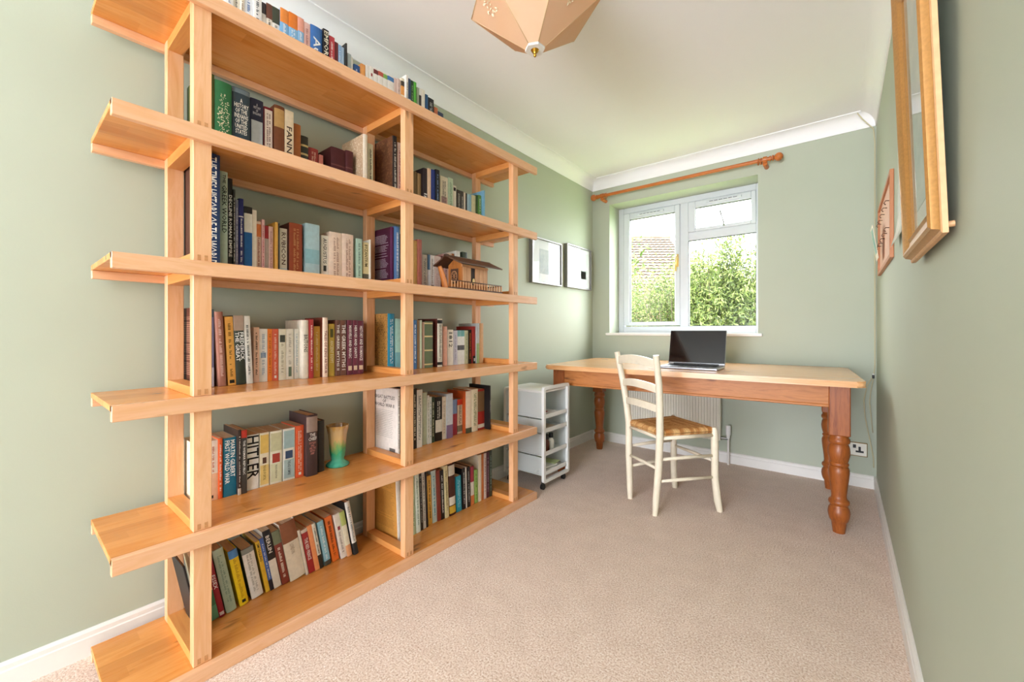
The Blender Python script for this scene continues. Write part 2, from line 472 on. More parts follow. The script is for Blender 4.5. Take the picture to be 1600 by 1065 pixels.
# ================================================================== books
# row, spine x, y, thickness, height, depth, lean, look, colour, details
BOOKS = [
    ('AL', 0.1798, 0.602, 0.023, 0.23, 0.1518, 0.0, 'white paperback with blue lettering', 'e9e6df', {'s': '3c5f9a'}),
    ('AL', 0.1732, 0.627, 0.018, 0.22, 0.1452, 0.0, 'cream paperback with grey lettering', 'e8e0cf', {'s': '6c675c'}),
    ('AL', 0.1831, 0.6456, 0.0124, 0.235, 0.1551, 0.0, 'ivory paperback with brown lettering', 'ece3d0', {'s': '7c5a3a'}),
    ('AL', 0.1798, 0.659, 0.026, 0.23, 0.1518, 0.0, 'white book with pale blue lettering', 'e6e8ea', {'s': '5b7fae'}),
    ('AL', 0.1864, 0.6856, 0.0264, 0.24, 0.1584, 0.0, 'white book with tall black lettering', 'ebe8e2', {'s': '22242a'}),
    ('AL', 0.1765, 0.715, 0.015, 0.225, 0.1485, 0.0, 'slim book with dark top and white foot', 'e9e5dc', {'b': [(0.82, 1, '3a3230')]}),
    ('AL', 0.1798, 0.7306, 0.0194, 0.23, 0.1518, 0.0, 'book with brown photo top and cream foot', 'ebe3d3', {'b': [(0.76, 1, '6a4030')], 's': '4a4038'}),
    ('AL', 0.1798, 0.7506, 0.0254, 0.23, 0.1518, 0.0, 'book with dark green photo top and white foot', 'eae6dc', {'b': [(0.74, 1, '3f4434')], 's': '8a8478'}),
    ('AL', 0.1856, 0.7766, 0.0284, 0.2387, 0.1576, 0.0, 'first of two orange-topped blue books', '7fb4dd', {'b': [(0.78, 1, 'e58a3c')], 's': 'e9f0f5'}),
    ('AL', 0.1869, 0.806, 0.032, 0.2407, 0.1589, 0.0, 'second, wider orange-topped blue book', '86b9e0', {'b': [(0.76, 1, 'e07a26')], 's': 'eef3f6'}),
    ('AL', 0.1869, 0.8386, 0.0234, 0.2407, 0.1589, 0.0, 'blue book with pink top', '86b4da', {'b': [(0.78, 1, 'e6a08a')], 's': 'eef3f6'}),
    ('AL', 0.1842, 0.863, 0.025, 0.2367, 0.1562, 0.0, 'pink speckled book', 'e3b8ae', {'s': 'b07a70'}),
    ('AL', 0.1875, 0.889, 0.047, 0.2417, 0.1595, 0.0, 'thick blue book lettered in white', '3d6fae', {'k': 'h', 'b': [(0, 0.1, '26477c')], 't': [('Aus', 'f2f2ee', 0.42, 0.84, 0.6, 'v')]}),
    ('AL', 0.1922, 0.9366, 0.0234, 0.2487, 0.1642, 0.0, 'black book with cream block capitals', '1e1c1b', {'t': [('EMPORIUM', 'ece4cc', 0.36, 0.97, 0.75, 'v')]}),
    ('AL', 0.1856, 0.965, 0.023, 0.2387, 0.1576, 0.0, 'red book with pale lettering', 'c6424a', {'s': 'f0d8d4'}),
    ('AL', 0.1796, 0.991, 0.016, 0.2297, 0.1516, 0.0, 'slim maroon book', '6e2428', {}),
    ('AL', 0.1783, 1.0076, 0.0144, 0.2277, 0.1503, 0.0, 'slim sky blue book', '8fb6dc', {'s': 'e8eef4'}),
    ('AL', 0.177, 1.0226, 0.0124, 0.2257, 0.149, 0.0, 'slim pale blue book', 'b4cce2', {}),
    ('AL', 0.1889, 1.0356, 0.0064, 0.2437, 0.1609, 0.0, 'tall slim black book', '2a2823', {'k': 'h'}),
    ('AL', 0.1717, 1.053, 0.017, 0.2177, 0.1437, 0.0, 'slim pale grey-blue book', 'b9c6c8', {}),
    ('AL', 0.1684, 1.072, 0.008, 0.2127, 0.1404, 0.0, 'very thin white booklet', 'e9e8e0', {}),
    ('AL', 0.1578, 1.091, 0.029, 0.1967, 0.1298, 0.0, 'small deep blue book', '2a5c9e', {'s': 'cfe0ee'}),
    ('AL', 0.1664, 1.1206, 0.0204, 0.2097, 0.1384, 0.0, 'bright orange book', 'eea55a', {}),
    ('AL', 0.1691, 1.143, 0.016, 0.2137, 0.1411, 0.0, 'plain white slim volume', 'eee9de', {}),
    ('AL', 0.171, 1.1596, 0.0204, 0.2167, 0.143, 0.0, 'white volume with red dot', 'efeae0', {'b': [(0.8, 0.86, 'a83a3a', 0.35)]}),
    ('AL', 0.1724, 1.1806, 0.0224, 0.2187, 0.1444, 0.0, 'white volume with maroon top band', 'efeae0', {'b': [(0.88, 0.97, '6e2c2c')]}),
    ('AL', 0.1737, 1.2036, 0.0254, 0.2207, 0.1457, 0.0, 'white volume with red top band', 'efeae0', {'b': [(0.88, 0.97, 'c05a48')]}),
    ('AL', 0.1737, 1.2296, 0.0214, 0.2207, 0.1457, 0.0, 'white volume with green top band', 'efeae0', {'b': [(0.88, 0.97, '86b45c')]}),
    ('AL', 0.175, 1.2516, 0.0344, 0.2227, 0.147, 0.0, 'white volume with blue top band', 'efeae0', {'b': [(0.88, 0.97, '4a7fb8')]}),
    ('AL', 0.175, 1.287, 0.015, 0.2227, 0.147, 0.0, 'slim blush pink booklet', 'dcc0b4', {}),
    ('AL', 0.1776, 1.3026, 0.0184, 0.2267, 0.1496, 0.0, 'blush pink book', 'e0c6ba', {'s': 'b89c90'}),
    ('AL', 0.1836, 1.3216, 0.0174, 0.2357, 0.1556, 0.0, 'cream book with orange and black figure', 'e9dcc0', {'b': [(0.66, 0.84, 'e29a4a'), (0.84, 0.94, '33291f')]}),
    ('AL', 0.1955, 1.3396, 0.0134, 0.2537, 0.1675, 0.0, 'taller white book with black lettering', 'eeeae0', {'s': '2a2a2a'}),
    ('AL', 0.1908, 1.356, 0.016, 0.2467, 0.1628, 0.0, 'slim navy-topped book', 'e2e2de', {'b': [(0.6, 1, '2f4668')]}),
    ('AL', 0.1902, 1.3726, 0.0164, 0.2457, 0.1622, 0.0, 'slim dark green book', '2c4a30', {'s': '8fc07a'}),
    ('AL', 0.1908, 1.3896, 0.0164, 0.2467, 0.1628, 0.0, 'bright green slim book', '58b23e', {}),
    ('AL', 0.1823, 1.415, 0.014, 0.2337, 0.1543, 0.0, 'slim grey-green booklet', 'a8b49c', {}),
    ('AL', 0.1836, 1.4296, 0.0124, 0.2357, 0.1556, 0.0, 'slim white booklet with dark patch', 'e4e0d6', {'b': [(0.6, 0.85, '3a3634')]}),
    ('AL', 0.1842, 1.4426, 0.0214, 0.2367, 0.1562, 0.0, 'cream booklet', 'e8e2d2', {}),
    ('AL', 0.1776, 1.472, 0.018, 0.2267, 0.1496, 0.0, 'slim deep blue book by the shelf end', '2b5a8a', {}),
    ('AL', 0.1743, 1.493, 0.038, 0.2217, 0.1463, 0.0, 'black book with pale lettering', '232325', {'s': 'c8c8c0'}),
    ('AL', 0.1598, 1.546, 0.024, 0.1997, 0.1318, 0.0, 'low orange-red booklet', 'd4764c', {}),
    ('AL', 0.1539, 1.575, 0.04, 0.1907, 0.1259, 0.0, 'low dark blue booklet', '3a4a66', {}),
    ('BL', 0.23, 0.521, 0.035, 0.2501, 0.1651, 0.0, 'olive green book with gilt edge', '4c5a22', {'k': 'h', 's': 'b89a50'}),
    ('BL', 0.23, 0.557, 0.048, 0.2391, 0.1578, 0.0, 'green book with cream and gilt picture', '2a6a3c', {'k': 'h', 'pic': 'e8dfb8'}),
    ('BL', 0.22, 0.609, 0.054, 0.2441, 0.1611, 0.0, "dark slate book on a nation's history", '2f4048', {'k': 'h', 'b': [(0.93, 0.99, '6c7a80')], 't': [('A|HISTORY|OF THE|INDIANS|OF THE|UNITED|STATES', 'f0ecdc', 0.36, 0.86, 0.8, 'h'), ('ANGIE|DEBO', 'f0ecdc', 0.16, 0.3, 0.7, 'h')]}),
    ('BL', 0.1898, 0.673, 0.044, 0.2451, 0.1618, 0.0, 'navy book with pale silver cartouche', '2c3048', {'k': 'h', 'b': [(0.24, 0.68, 'c4ccd0', 0.82)], 't': [('A|HISTORY|OF|ENGLAND', 'd8d8e0', 0.76, 0.94, 0.6, 'h')]}),
    ('BL', 0.1832, 0.72, 0.032, 0.2351, 0.1552, 0.0, 'cream labelled book with dark red edges', '7c1f2a', {'k': 'h', 'b': [(0.03, 0.96, 'efe0d2', 0.78)], 's': '8a6a60'}),
    ('BL', 0.1944, 0.7526, 0.0354, 0.2521, 0.1664, 0.0, 'brown leather book with gilt top', '7a4526', {'k': 'h', 'b': [(0.68, 0.95, 'c8a064')]}),
    ('BL', 0.1924, 0.789, 0.032, 0.2491, 0.1644, 0.0, 'cream book with widely spaced capitals', 'ecd9b8', {'t': [('FANNY H', '4a3a30', 0.1, 0.75, 0.6, 'v')]}),
    ('BL', 0.1726, 0.83, 0.028, 0.2191, 0.1446, 0.0, 'tan leather book', 'a8622a', {'k': 'h'}),
    ('BL', 0.1542, 0.866, 0.029, 0.1911, 0.1262, 0.0, 'dark green book with gilt bands', '33352a', {'k': 'h', 'b': [(0.78, 0.82, 'c8b478'), (0.6, 0.64, 'c8b478'), (0.42, 0.46, 'c8b478')]}),
    ('BL', 0.1357, 0.905, 0.04, 0.1631, 0.1077, 0.0, 'small red book', '9c3a34', {'k': 'h', 's': 'd8a890'}),
    ('BL', 0.1271, 0.951, 0.018, 0.1501, 0.0991, 0.0, 'smallest pink book', 'd88878', {}),
    ('BL', 0.1542, 0.991, 0.063, 0.1911, 0.1262, 0.0, 'thick wine leather book with raised bands', '4a1c20', {'k': 'h', 'b': [(0.2, 0.23, '6c3a38'), (0.4, 0.43, '6c3a38'), (0.6, 0.63, '6c3a38')]}),
    ('BL', 0.1575, 1.0546, 0.0344, 0.1961, 0.1295, 0.0, 'narrower wine leather book with raised bands', '4e1e22', {'k': 'h', 'b': [(0.2, 0.23, '70403c'), (0.4, 0.43, '70403c'), (0.6, 0.63, '70403c')]}),
    ('BL', 0.207, 1.107, 0.022, 0.2711, 0.179, 0.0, 'slim cream book with patterned cover', 'eee2cc', {'k': 'h', 'covart': ('e8d8bc', 'c09a70', 70)}),
    ('BL', 0.1905, 1.139, 0.026, 0.2461, 0.1625, 0.0, 'pale green-cream book', 'd8d2b0', {'s': '4a4a3c'}),
    ('BR', 0.228, 1.2436, 0.0224, 0.3081, 0.2, 0.0, 'tall black-spined book with brown cover', '2a2420', {'k': 'h', 'covart': ('8a6040', '5a3424', 30), 's': 'e8e0d0'}),
    ('BR', 0.2195, 1.273, 0.025, 0.2901, 0.1915, 0.0, 'pink and white lettered book', 'e6c2b4', {'s': 'a84a48'}),
    ('BR', 0.166, 1.408, 0.024, 0.2091, 0.138, 0.0, 'old brown book', '7a6440', {'k': 'h'}),
    ('BR', 0.1647, 1.433, 0.022, 0.2071, 0.1367, 0.0, 'tan slim book', 'a88a5c', {}),
    ('BR', 0.1839, 1.4556, 0.0254, 0.2361, 0.1559, 0.0, 'black book with big white lettering', '2a2024', {'k': 'h', 't': [('Island', 'f0eee8', 0.02, 0.5, 0.8, 'v')]}),
    ('BR', 0.1872, 1.4816, 0.0194, 0.2411, 0.1592, 0.0, 'slim peach book', 'ecc8a8', {}),
    ('BR', 0.1878, 1.5016, 0.0264, 0.2421, 0.1598, 0.0, 'navy blue book', '2c3e86', {}),
    ('BR', 0.1924, 1.5286, 0.0254, 0.2491, 0.1644, 0.0, 'black book with blue lettering', '26282e', {'s': '8aa4c8'}),
    ('BR', 0.1806, 1.569, 0.054, 0.2311, 0.1526, 0.0, 'cream book with round emblem', 'e6dcc2', {'s': '5a544a', 'b': [(0.34, 0.54, 'b08a84', 0.7)]}),
    ('BR', 0.1839, 1.6236, 0.0334, 0.2361, 0.1559, 0.0, 'pale green book', 'bfd2b4', {'s': '6a8a6c'}),
    ('BR', 0.1674, 1.673, 0.024, 0.2111, 0.1394, 0.0, 'cream book with black square', 'ebe5d5', {'b': [(0.86, 0.95, '222222', 0.6)]}),
    ('BR', 0.1594, 1.708, 0.031, 0.1991, 0.1314, 0.0, 'charcoal book with pale lettering', '3c3a36', {'s': 'c4c0b4'}),
    ('BR', 0.1594, 1.7396, 0.0224, 0.1991, 0.1314, 0.0, 'slim charcoal lettered book', '44423c', {'s': 'c8c4b8'}),
    ('BR', 0.1581, 1.763, 0.015, 0.1971, 0.1301, 0.0, 'very slim cream booklet', 'dcd0c0', {}),
    ('BR', 0.1581, 1.7786, 0.0124, 0.1971, 0.1301, 0.0, 'very slim black booklet', '24221f', {}),
    ('BR', 0.1581, 1.7916, 0.0174, 0.1971, 0.1301, 0.0, 'slim pale blue booklet', 'a8c8d2', {}),
    ('BR', 0.1588, 1.8096, 0.0154, 0.1981, 0.1308, 0.0, 'slim light blue booklet', '8fb8cc', {}),
    ('BR', 0.1601, 1.8256, 0.0334, 0.2001, 0.1321, 0.0, 'cream and green book', 'd2cca0', {'b': [(0, 0.4, '8aa070')]}),
    ('BR', 0.1641, 1.8596, 0.0154, 0.2061, 0.1361, 0.0, 'dark green slim book', '3c5a34', {}),
    ('BR', 0.1667, 1.8756, 0.0254, 0.2101, 0.1387, 0.0, 'green book with pale lettering', '6a9a48', {'s': 'e4ecd8'}),
    ('BR', 0.1858, 1.9016, 0.0124, 0.2391, 0.1578, 0.0, 'sky blue slipcase at the end of the row', '7fb4cc', {'k': 'h'}),
    ('CL', 0.275, 0.511, 0.048, 0.362, 0.2, 0.0, 'very tall navy atlas with white capitals', '1f3a66', {'k': 'h', 'cov': '4a2c20', 't': [('THE TIMES HISTORY OF THE WORLD', 'f2f0e6', 0.03, 0.97, 0.6, 'v')]}),
    ('CL', 0.215, 0.576, 0.022, 0.3337, 0.199, 0.0, 'tall pale green book', 'b8ccb8', {'k': 'h', 't': [('GREEK WORLD', '24302c', 0.38, 0.86, 0.6, 'v'), ('THE', '24302c', 0.88, 0.97, 0.4, 'v')]}),
    ('CL', 0.21, 0.6, 0.013, 0.3167, 0.194, 0.0, 'tall black book with white capitals', '211f1d', {'t': [('DECLINE ROMAN EMPIRE', 'f0eee6', 0.03, 0.95, 0.7, 'v')]}),
    ('CL', 0.2139, 0.6136, 0.0064, 0.2817, 0.1859, 0.0, 'slim black and white lettered book', '2b2926', {'s': 'dedace'}),
    ('CL', 0.1954, 0.626, 0.009, 0.2537, 0.1674, 0.0, 'slim grey-violet book', '8a88a0', {'s': 'e0e0ea'}),
    ('CL', 0.1994, 0.6356, 0.0144, 0.2597, 0.1714, 0.0, 'navy blue book with white bands', '2a2e72', {'k': 'h', 'b': [(0.1, 0.115, 'e8e8f0'), (0.75, 0.765, 'e8e8f0')], 's': 'f0f0f4'}),
    ('CL', 0.1862, 0.656, 0.025, 0.2397, 0.1582, 0.0, 'blue book with white label and dark top', '1f63a8', {'b': [(0.62, 0.9, 'ebe6da'), (0.9, 1, '2c2622')]}),
    ('CL', 0.1822, 0.682, 0.015, 0.2337, 0.1542, 0.0, 'cream slim book', 'efe3d0', {}),
    ('CL', 0.1604, 0.704, 0.015, 0.2007, 0.1324, 0.0, 'cream book with orange top', 'f0d2bc', {'b': [(0.72, 0.95, 'ee8a4a')], 's': 'b06050'}),
    ('CL', 0.1664, 0.7196, 0.0094, 0.2097, 0.1384, 0.0, 'slim pink book', 'e8b4b0', {'s': 'b04a58'}),
    ('CL', 0.1545, 0.734, 0.013, 0.1917, 0.1265, 0.0, 'slim red-topped grey book', 'c4b4ac', {'b': [(0.75, 1, 'b02a34')]}),
    ('CL', 0.1545, 0.7476, 0.0154, 0.1917, 0.1265, 0.0, 'pale pink book', 'ecc6bc', {'s': 'c08a84'}),
    ('CL', 0.1664, 0.766, 0.01, 0.2097, 0.1384, 0.0, 'yellow hardback with yellow cover', 'eab450', {'k': 'h'}),
    ('CL', 0.1644, 0.7766, 0.0054, 0.2067, 0.1364, 0.0, 'very slim black booklet', '2a2420', {}),
    ('CL', 0.1552, 0.786, 0.027, 0.1927, 0.1272, 0.0, 'cream book on a Roman river', 'e9dfca', {'b': [(0, 0.2, 'b8ccd2')], 't': [('RUBICON', '5a3a2c', 0.28, 0.92, 0.55, 'v')]}),
    ('CL', 0.1717, 0.815, 0.049, 0.2177, 0.1437, 0.0, 'thick russet brown book', '9c4626', {'k': 'h', 'cov': '4a2018', 's': 'c88a58'}),
    ('CL', 0.1776, 0.874, 0.056, 0.2267, 0.1496, 0.0, 'thick pale blue book with landscape', 'b4d2d8', {'k': 'h', 'b': [(0.3, 0.55, '94c2cc'), (0.0, 0.12, 'd8dcc8')]}),
    ('CL', 0.1565, 0.946, 0.03, 0.1947, 0.1285, 0.0, 'white book on a Roman emperor', 'efe8da', {'b': [(0.24, 0.36, '3a3a36', 0.4)], 't': [('AUGUSTUS', '5a564e', 0.4, 0.94, 0.5, 'v')]}),
    ('CL', 0.169, 0.9766, 0.0544, 0.2137, 0.141, 0.0, 'thick blush cream book, left of a pair', 'f2d9c2', {'k': 'h', 's': 'b8907a'}),
    ('CL', 0.1703, 1.0316, 0.0514, 0.2157, 0.1423, 0.0, 'thick blush cream book, right of a pair', 'f0d6c0', {'k': 'h', 's': 'b8907a'}),
    ('CL', 0.1644, 1.099, 0.028, 0.2067, 0.1364, 0.0, 'pale mint green book', 'bcdcc8', {'s': '7a9c8c'}),
    ('CL', 0.1578, 1.136, 0.027, 0.1967, 0.1298, 0.0, 'cream book on an eastern empire', 'ead9a4', {'b': [(0, 0.28, '6a6450')], 't': [('BYZANTIUM', '5a4a2c', 0.45, 0.95, 0.55, 'v')]}),
    ('CL', 0.1677, 1.1636, 0.0054, 0.2117, 0.1397, 0.0, 'slim white book at the end of the row', 'efe6d4', {}),
    ('CR', 0.2119, 1.2436, 0.0174, 0.2787, 0.1839, 0.0, 'purple hardback with white cover print', '5a1e4e', {'k': 'h', 'cov': '4a1a34', 'covtext': 'd8d0d8'}),
    ('CR', 0.2159, 1.2616, 0.0284, 0.2847, 0.1879, 0.0, 'blue and white lettered book', '5a82b4', {'k': 'h', 's': 'eef0f2'}),
    ('CR', 0.1981, 1.303, 0.011, 0.2577, 0.1701, 0.0, 'slim grey booklet', '6a6660', {}),
    ('CR', 0.1888, 1.392, 0.02, 0.2437, 0.1608, 0.0, 'tan slim book', 'c89a58', {}),
    ('CR', 0.1948, 1.4126, 0.0264, 0.2527, 0.1668, 0.0, 'dusty pink-brown tall book', 'b86a58', {'k': 'h'}),
    ('CR', 0.1538, 1.472, 0.033, 0.1907, 0.1258, 0.0, 'white lettered paperback', 'ece4d6', {'s': '7a746a'}),
    ('CR', 0.1565, 1.5056, 0.0164, 0.1947, 0.1285, 0.0, 'slim white book with blue top', 'e4e2e0', {'b': [(0.6, 1, '5a7a98')]}),
    ('CR', 0.1565, 1.5226, 0.0274, 0.1947, 0.1285, 0.0, 'white paperback with small picture', 'efe6dc', {'s': 'a8907c', 'b': [(0.06, 0.2, '5a5248', 0.6)]}),
    ('CR', 0.1571, 1.5506, 0.0434, 0.1957, 0.1291, 0.0, 'blush white paperback', 'f0d6c8', {'s': 'd0a898'}),
    ('CR', 0.1598, 1.5946, 0.0154, 0.1997, 0.1318, 0.0, 'slim dark red book', '7a2a30', {}),
    ('CR', 0.1677, 1.6106, 0.0224, 0.2117, 0.1397, 0.0, 'pink book with dark lettering', 'd8a8a0', {'s': '3a2c30'}),
    ('CR', 0.1717, 1.6336, 0.0254, 0.2177, 0.1437, 0.0, 'pale peach book', 'efceb4', {}),
    ('CR', 0.1736, 1.6596, 0.0164, 0.2207, 0.1456, 0.0, 'slim chestnut book', 'a8643a', {}),
    ('CR', 0.1849, 1.68, 0.029, 0.2377, 0.1569, 0.0, 'white book behind the wooden house', 'e6e2d4', {}),
    ('CR', 0.1855, 1.728, 0.035, 0.2387, 0.1575, 0.0, 'dark green book behind the wooden house', '39463a', {}),
    ('DL', 0.19, 0.514, 0.024, 0.2657, 0.174, 0.0, 'tall brown book by the post with printed cover', '5c3020', {'k': 'h', 'cov': '5a2e20', 'covtext': 'c89a80'}),
    ('DL', 0.18, 0.544, 0.024, 0.2607, 0.164, 0.0, 'grey-violet book with white lettering', '7c7a98', {'b': [(0, 0.25, 'c4c2d0'), (0.9, 1, '4a6470')], 's': 'f2f0f4'}),
    ('DL', 0.19, 0.579, 0.023, 0.2528, 0.1668, 0.045, 'dusty rose-brown book leaning slightly', 'a8705c', {'k': 'h', 's': 'd8b0a0'}),
    ('DL', 0.1842, 0.608, 0.024, 0.237, 0.1562, 0.045, 'amber yellow book with dark red edge', 'e6a850', {'s': '7a5420', 'b': [(0.03, 0.08, '1e1a14', 0.6)]}),
    ('DL', 0.1875, 0.6326, 0.0304, 0.2419, 0.1595, 0.045, 'dark green book on a Prussian king', '2e3428', {'k': 'h', 'b': [(0.78, 1, 'a8907c', 0.96)], 't': [('FREDERICK|THE GREAT', 'f4f2ea', 0.34, 0.76, 0.85, 'v')]}),
    ('DL', 0.1869, 0.664, 0.02, 0.2408, 0.1589, 0.045, 'pale grey book with dark capitals', 'dcd8cc', {'s': '4a4840'}),
    ('DL', 0.1611, 0.695, 0.018, 0.2017, 0.1331, 0.0, 'pink and cream paperback with dark capitals', 'eec6ae', {'s': '5a3a30'}),
    ('DL', 0.1572, 0.714, 0.028, 0.1957, 0.1292, 0.0, 'white paperback with small blue figure', 'eeeae2', {'s': 'a8b0bc', 'b': [(0.45, 0.55, '7a94b0', 0.6)]}),
    ('DL', 0.1572, 0.7426, 0.0154, 0.1957, 0.1292, 0.0, 'orange paperback', 'ee8230', {'s': 'b05a1c'}),
    ('DL', 0.1572, 0.759, 0.021, 0.1957, 0.1292, 0.0, 'coral red paperback', 'e0684c', {'s': 'f0c8b4', 'b': [(0.05, 0.1, 'efe6da', 0.35)]}),
    ('DL', 0.1572, 0.782, 0.026, 0.1957, 0.1292, 0.0, 'cream paperback with black and white photograph', 'ebe6d2', {'s': 'b0a890', 'b': [(0.74, 0.88, '4a4c44', 0.7)]}),
    ('DL', 0.1572, 0.809, 0.027, 0.1957, 0.1292, 0.0, 'white paperback with green label', 'ece6d8', {'s': 'b8b0a0', 'b': [(0.06, 0.25, '6a7a64', 0.4)]}),
    ('DL', 0.1572, 0.839, 0.019, 0.1957, 0.1292, 0.0, 'pale patterned paperback', 'dcd8cc', {'s': '98a8ac'}),
    ('DL', 0.1803, 0.8586, 0.0264, 0.2307, 0.1523, 0.0, 'cream book with dark serif title', 'e9dfcc', {'k': 'h', 't': [('BRITONS', '5a5448', 0.45, 0.75, 0.55, 'v')]}),
    ('DL', 0.1822, 0.886, 0.016, 0.2337, 0.1542, 0.0, 'slim red book with white capitals', 'b43c3c', {'s': 'f0dcd0'}),
    ('DL', 0.1644, 0.912, 0.025, 0.2067, 0.1364, 0.0, 'mustard yellow paperback', 'e2ac4c', {'s': 'f4dca0'}),
    ('DL', 0.1882, 0.9376, 0.0214, 0.2427, 0.1602, 0.0, 'tall blush cream book of legends', 'f0d8c0', {'k': 'h', 'cov': '6a3020', 't': [('TALES OF KING ARTHUR', '8a4a40', 0.06, 0.78, 0.5, 'v')]}),
    ('DL', 0.1717, 0.97, 0.025, 0.2177, 0.1437, 0.0, 'olive yellow book with small duck', 'd4b450', {'b': [(0.74, 0.9, '5a5a30', 0.5)], 't': [('ANCIENT EGYPT', 'f4ecc0', 0.25, 0.68, 0.55, 'v')]}),
    ('DL', 0.1822, 0.9956, 0.0184, 0.2337, 0.1542, 0.0, 'brown myth volume two', '6a4434', {'k': 'h', 't': [('THE GREEK MYTHS II', 'efe6da', 0.1, 0.92, 0.6, 'v')]}),
    ('DL', 0.1822, 1.0146, 0.0294, 0.2337, 0.1542, 0.0, 'brown myth volume one', '6e4636', {'k': 'h', 't': [('THE GREEK MYTHS I', 'efe6da', 0.1, 0.92, 0.55, 'v')]}),
    ('DL', 0.1829, 1.046, 0.025, 0.2347, 0.1549, 0.0, 'first maroon volume of the boxed trio', '6c2c3c', {'k': 'h', 't': [('MARVELS AND MAGIC', 'f0e4dc', 0.3, 0.9, 0.5, 'v')], 'b': [(0.08, 0.16, 'e0c4a4', 0.6)]}),
    ('DL', 0.1829, 1.0716, 0.0244, 0.2347, 0.1549, 0.0, 'second maroon volume of the boxed trio', '6c2c3c', {'k': 'h', 't': [('HEROES AND SAINTS', 'f0e4dc', 0.3, 0.9, 0.5, 'v')], 'b': [(0.08, 0.16, 'e0c4a4', 0.6)]}),
    ('DL', 0.1816, 1.0966, 0.0284, 0.2327, 0.1536, 0.0, 'third maroon volume of the boxed trio', '6c2c3c', {'k': 'h', 't': [('HISTORY AND ROMANCE', 'f0e4dc', 0.25, 0.9, 0.5, 'v')], 'b': [(0.08, 0.16, 'e0c4a4', 0.6)]}),
    ('DR', 0.19, 1.2436, 0.0364, 0.2687, 0.174, 0.0, 'teal-spined book with crowd scene cover', '2a8aa8', {'k': 'h', 'covart': ('3a2414', 'd09a50', 90), 's': 'e8f2f4'}),
    ('DR', 0.19, 1.284, 0.03, 0.2457, 0.1622, 0.0, 'pale aqua book', 'a8d0c4', {'b': [(0, 0.35, '7ab0b8')]}),
    ('DR', 0.1875, 1.389, 0.022, 0.2417, 0.1595, 0.0, 'blue book with white lettering', '4a74a4', {'s': 'eef2f4'}),
    ('DR', 0.1875, 1.413, 0.016, 0.2417, 0.1595, 0.0, 'slim brown book', '8a6a48', {}),
    ('DR', 0.1875, 1.4296, 0.0134, 0.2417, 0.1595, 0.0, 'slim grey-green book', 'c4ceb0', {}),
    ('DR', 0.1816, 1.45, 0.014, 0.2327, 0.1536, 0.0, 'slim dusty pink book', 'c8a490', {}),
    ('DR', 0.1842, 1.4646, 0.0534, 0.2367, 0.1562, 0.0, 'sage green book with gilt bands', '6c7a5a', {'k': 'h', 'b': [(0.94, 0.97, 'e0cc94'), (0.66, 0.69, 'e0cc94'), (0.36, 0.39, 'e0cc94'), (0.06, 0.09, 'e0cc94')]}),
    ('DR', 0.19, 1.545, 0.033, 0.2517, 0.1661, 0.0, 'tall white-spined book with dark floral cover', 'e6e0ce', {'k': 'h', 'covart': ('3a2a24', '7a3a30', 60), 's': '7a7466', 'b': [(0.9, 0.97, '24221f'), (0.04, 0.1, '24221f')]}),
    ('DR', 0.1677, 1.601, 0.028, 0.2117, 0.1397, 0.0, 'slim salmon pink book', 'eab09a', {}),
    ('DR', 0.1565, 1.643, 0.042, 0.1947, 0.1285, 0.0, 'white book with a year for title', 'eee8dc', {'t': [('1812', '4a4438', 0.5, 0.92, 0.6, 'v')], 's': 'b0a898'}),
    ('DR', 0.1539, 1.689, 0.03, 0.1907, 0.1259, 0.0, 'pale lilac book', 'd0d0de', {'s': 'a0a0b8'}),
    ('DR', 0.1539, 1.7196, 0.0284, 0.1907, 0.1259, 0.0, 'white book with teal top, left of a pair', 'e9ebe8', {'b': [(0.82, 1, '7ab0b4'), (0.42, 0.56, '5a5c60')]}),
    ('DR', 0.1539, 1.7486, 0.0254, 0.1907, 0.1259, 0.0, 'white book with teal top, right of a pair', 'e9ebe8', {'b': [(0.82, 1, '6aa8a8'), (0.42, 0.56, '5a5c60')]}),
    ('DR', 0.1539, 1.7746, 0.0294, 0.1907, 0.1259, 0.0, 'pale green-cream book', 'cdd2b0', {'s': 'a0a888'}),
    ('DR', 0.1565, 1.8046, 0.0244, 0.1947, 0.1285, 0.0, 'black book with orange lettering', '2a221c', {'s': 'd8843c'}),
    ('DR', 0.169, 1.8296, 0.0184, 0.2137, 0.141, 0.0, 'red book with black and white foot', 'a83a34', {'b': [(0, 0.2, '262220'), (0.06, 0.14, 'e8e4da', 0.5)]}),
    ('DR', 0.1809, 1.8486, 0.0194, 0.2317, 0.1529, 0.0, 'pale grey book with green foot', 'b4b8b4', {'b': [(0, 0.5, '9aae78')]}),
    ('DR', 0.1816, 1.871, 0.034, 0.2327, 0.1536, 0.0, 'tan book at the end of the row', 'cca070', {'k': 'h'}),
    ('EL', 0.15, 0.515, 0.033, 0.2042, 0.134, 0.0, 'cream round-backed book by the post', 'e4dac0', {'k': 'h', 's': 'a89a80'}),
    ('EL', 0.1621, 0.549, 0.035, 0.2032, 0.1341, 0.0, 'cream and pink bird-emblem paperback', 'eedccb', {'b': [(0, 0.45, 'eeb894'), (0.04, 0.09, '2a2622', 0.25)], 's': 'c06a48'}),
    ('EL', 0.1647, 0.5846, 0.0124, 0.2072, 0.1367, 0.0, 'slim orange-red paperback', 'e0602e', {'s': 'f4dccb'}),
    ('EL', 0.1621, 0.6, 0.039, 0.2032, 0.1341, 0.0, 'thick teal war history with white capitals', '1f6f88', {'t': [('MARTIN GILBERT|FIRST WORLD WAR', 'f2f2ea', 0.22, 0.96, 0.78, 'v')]}),
    ('EL', 0.1786, 0.6396, 0.0094, 0.2282, 0.1506, 0.0, 'dark brown book with white lettering', '3a2c26', {'s': 'd8d0c4', 'b': [(0, 0.1, 'c8b8a4')]}),
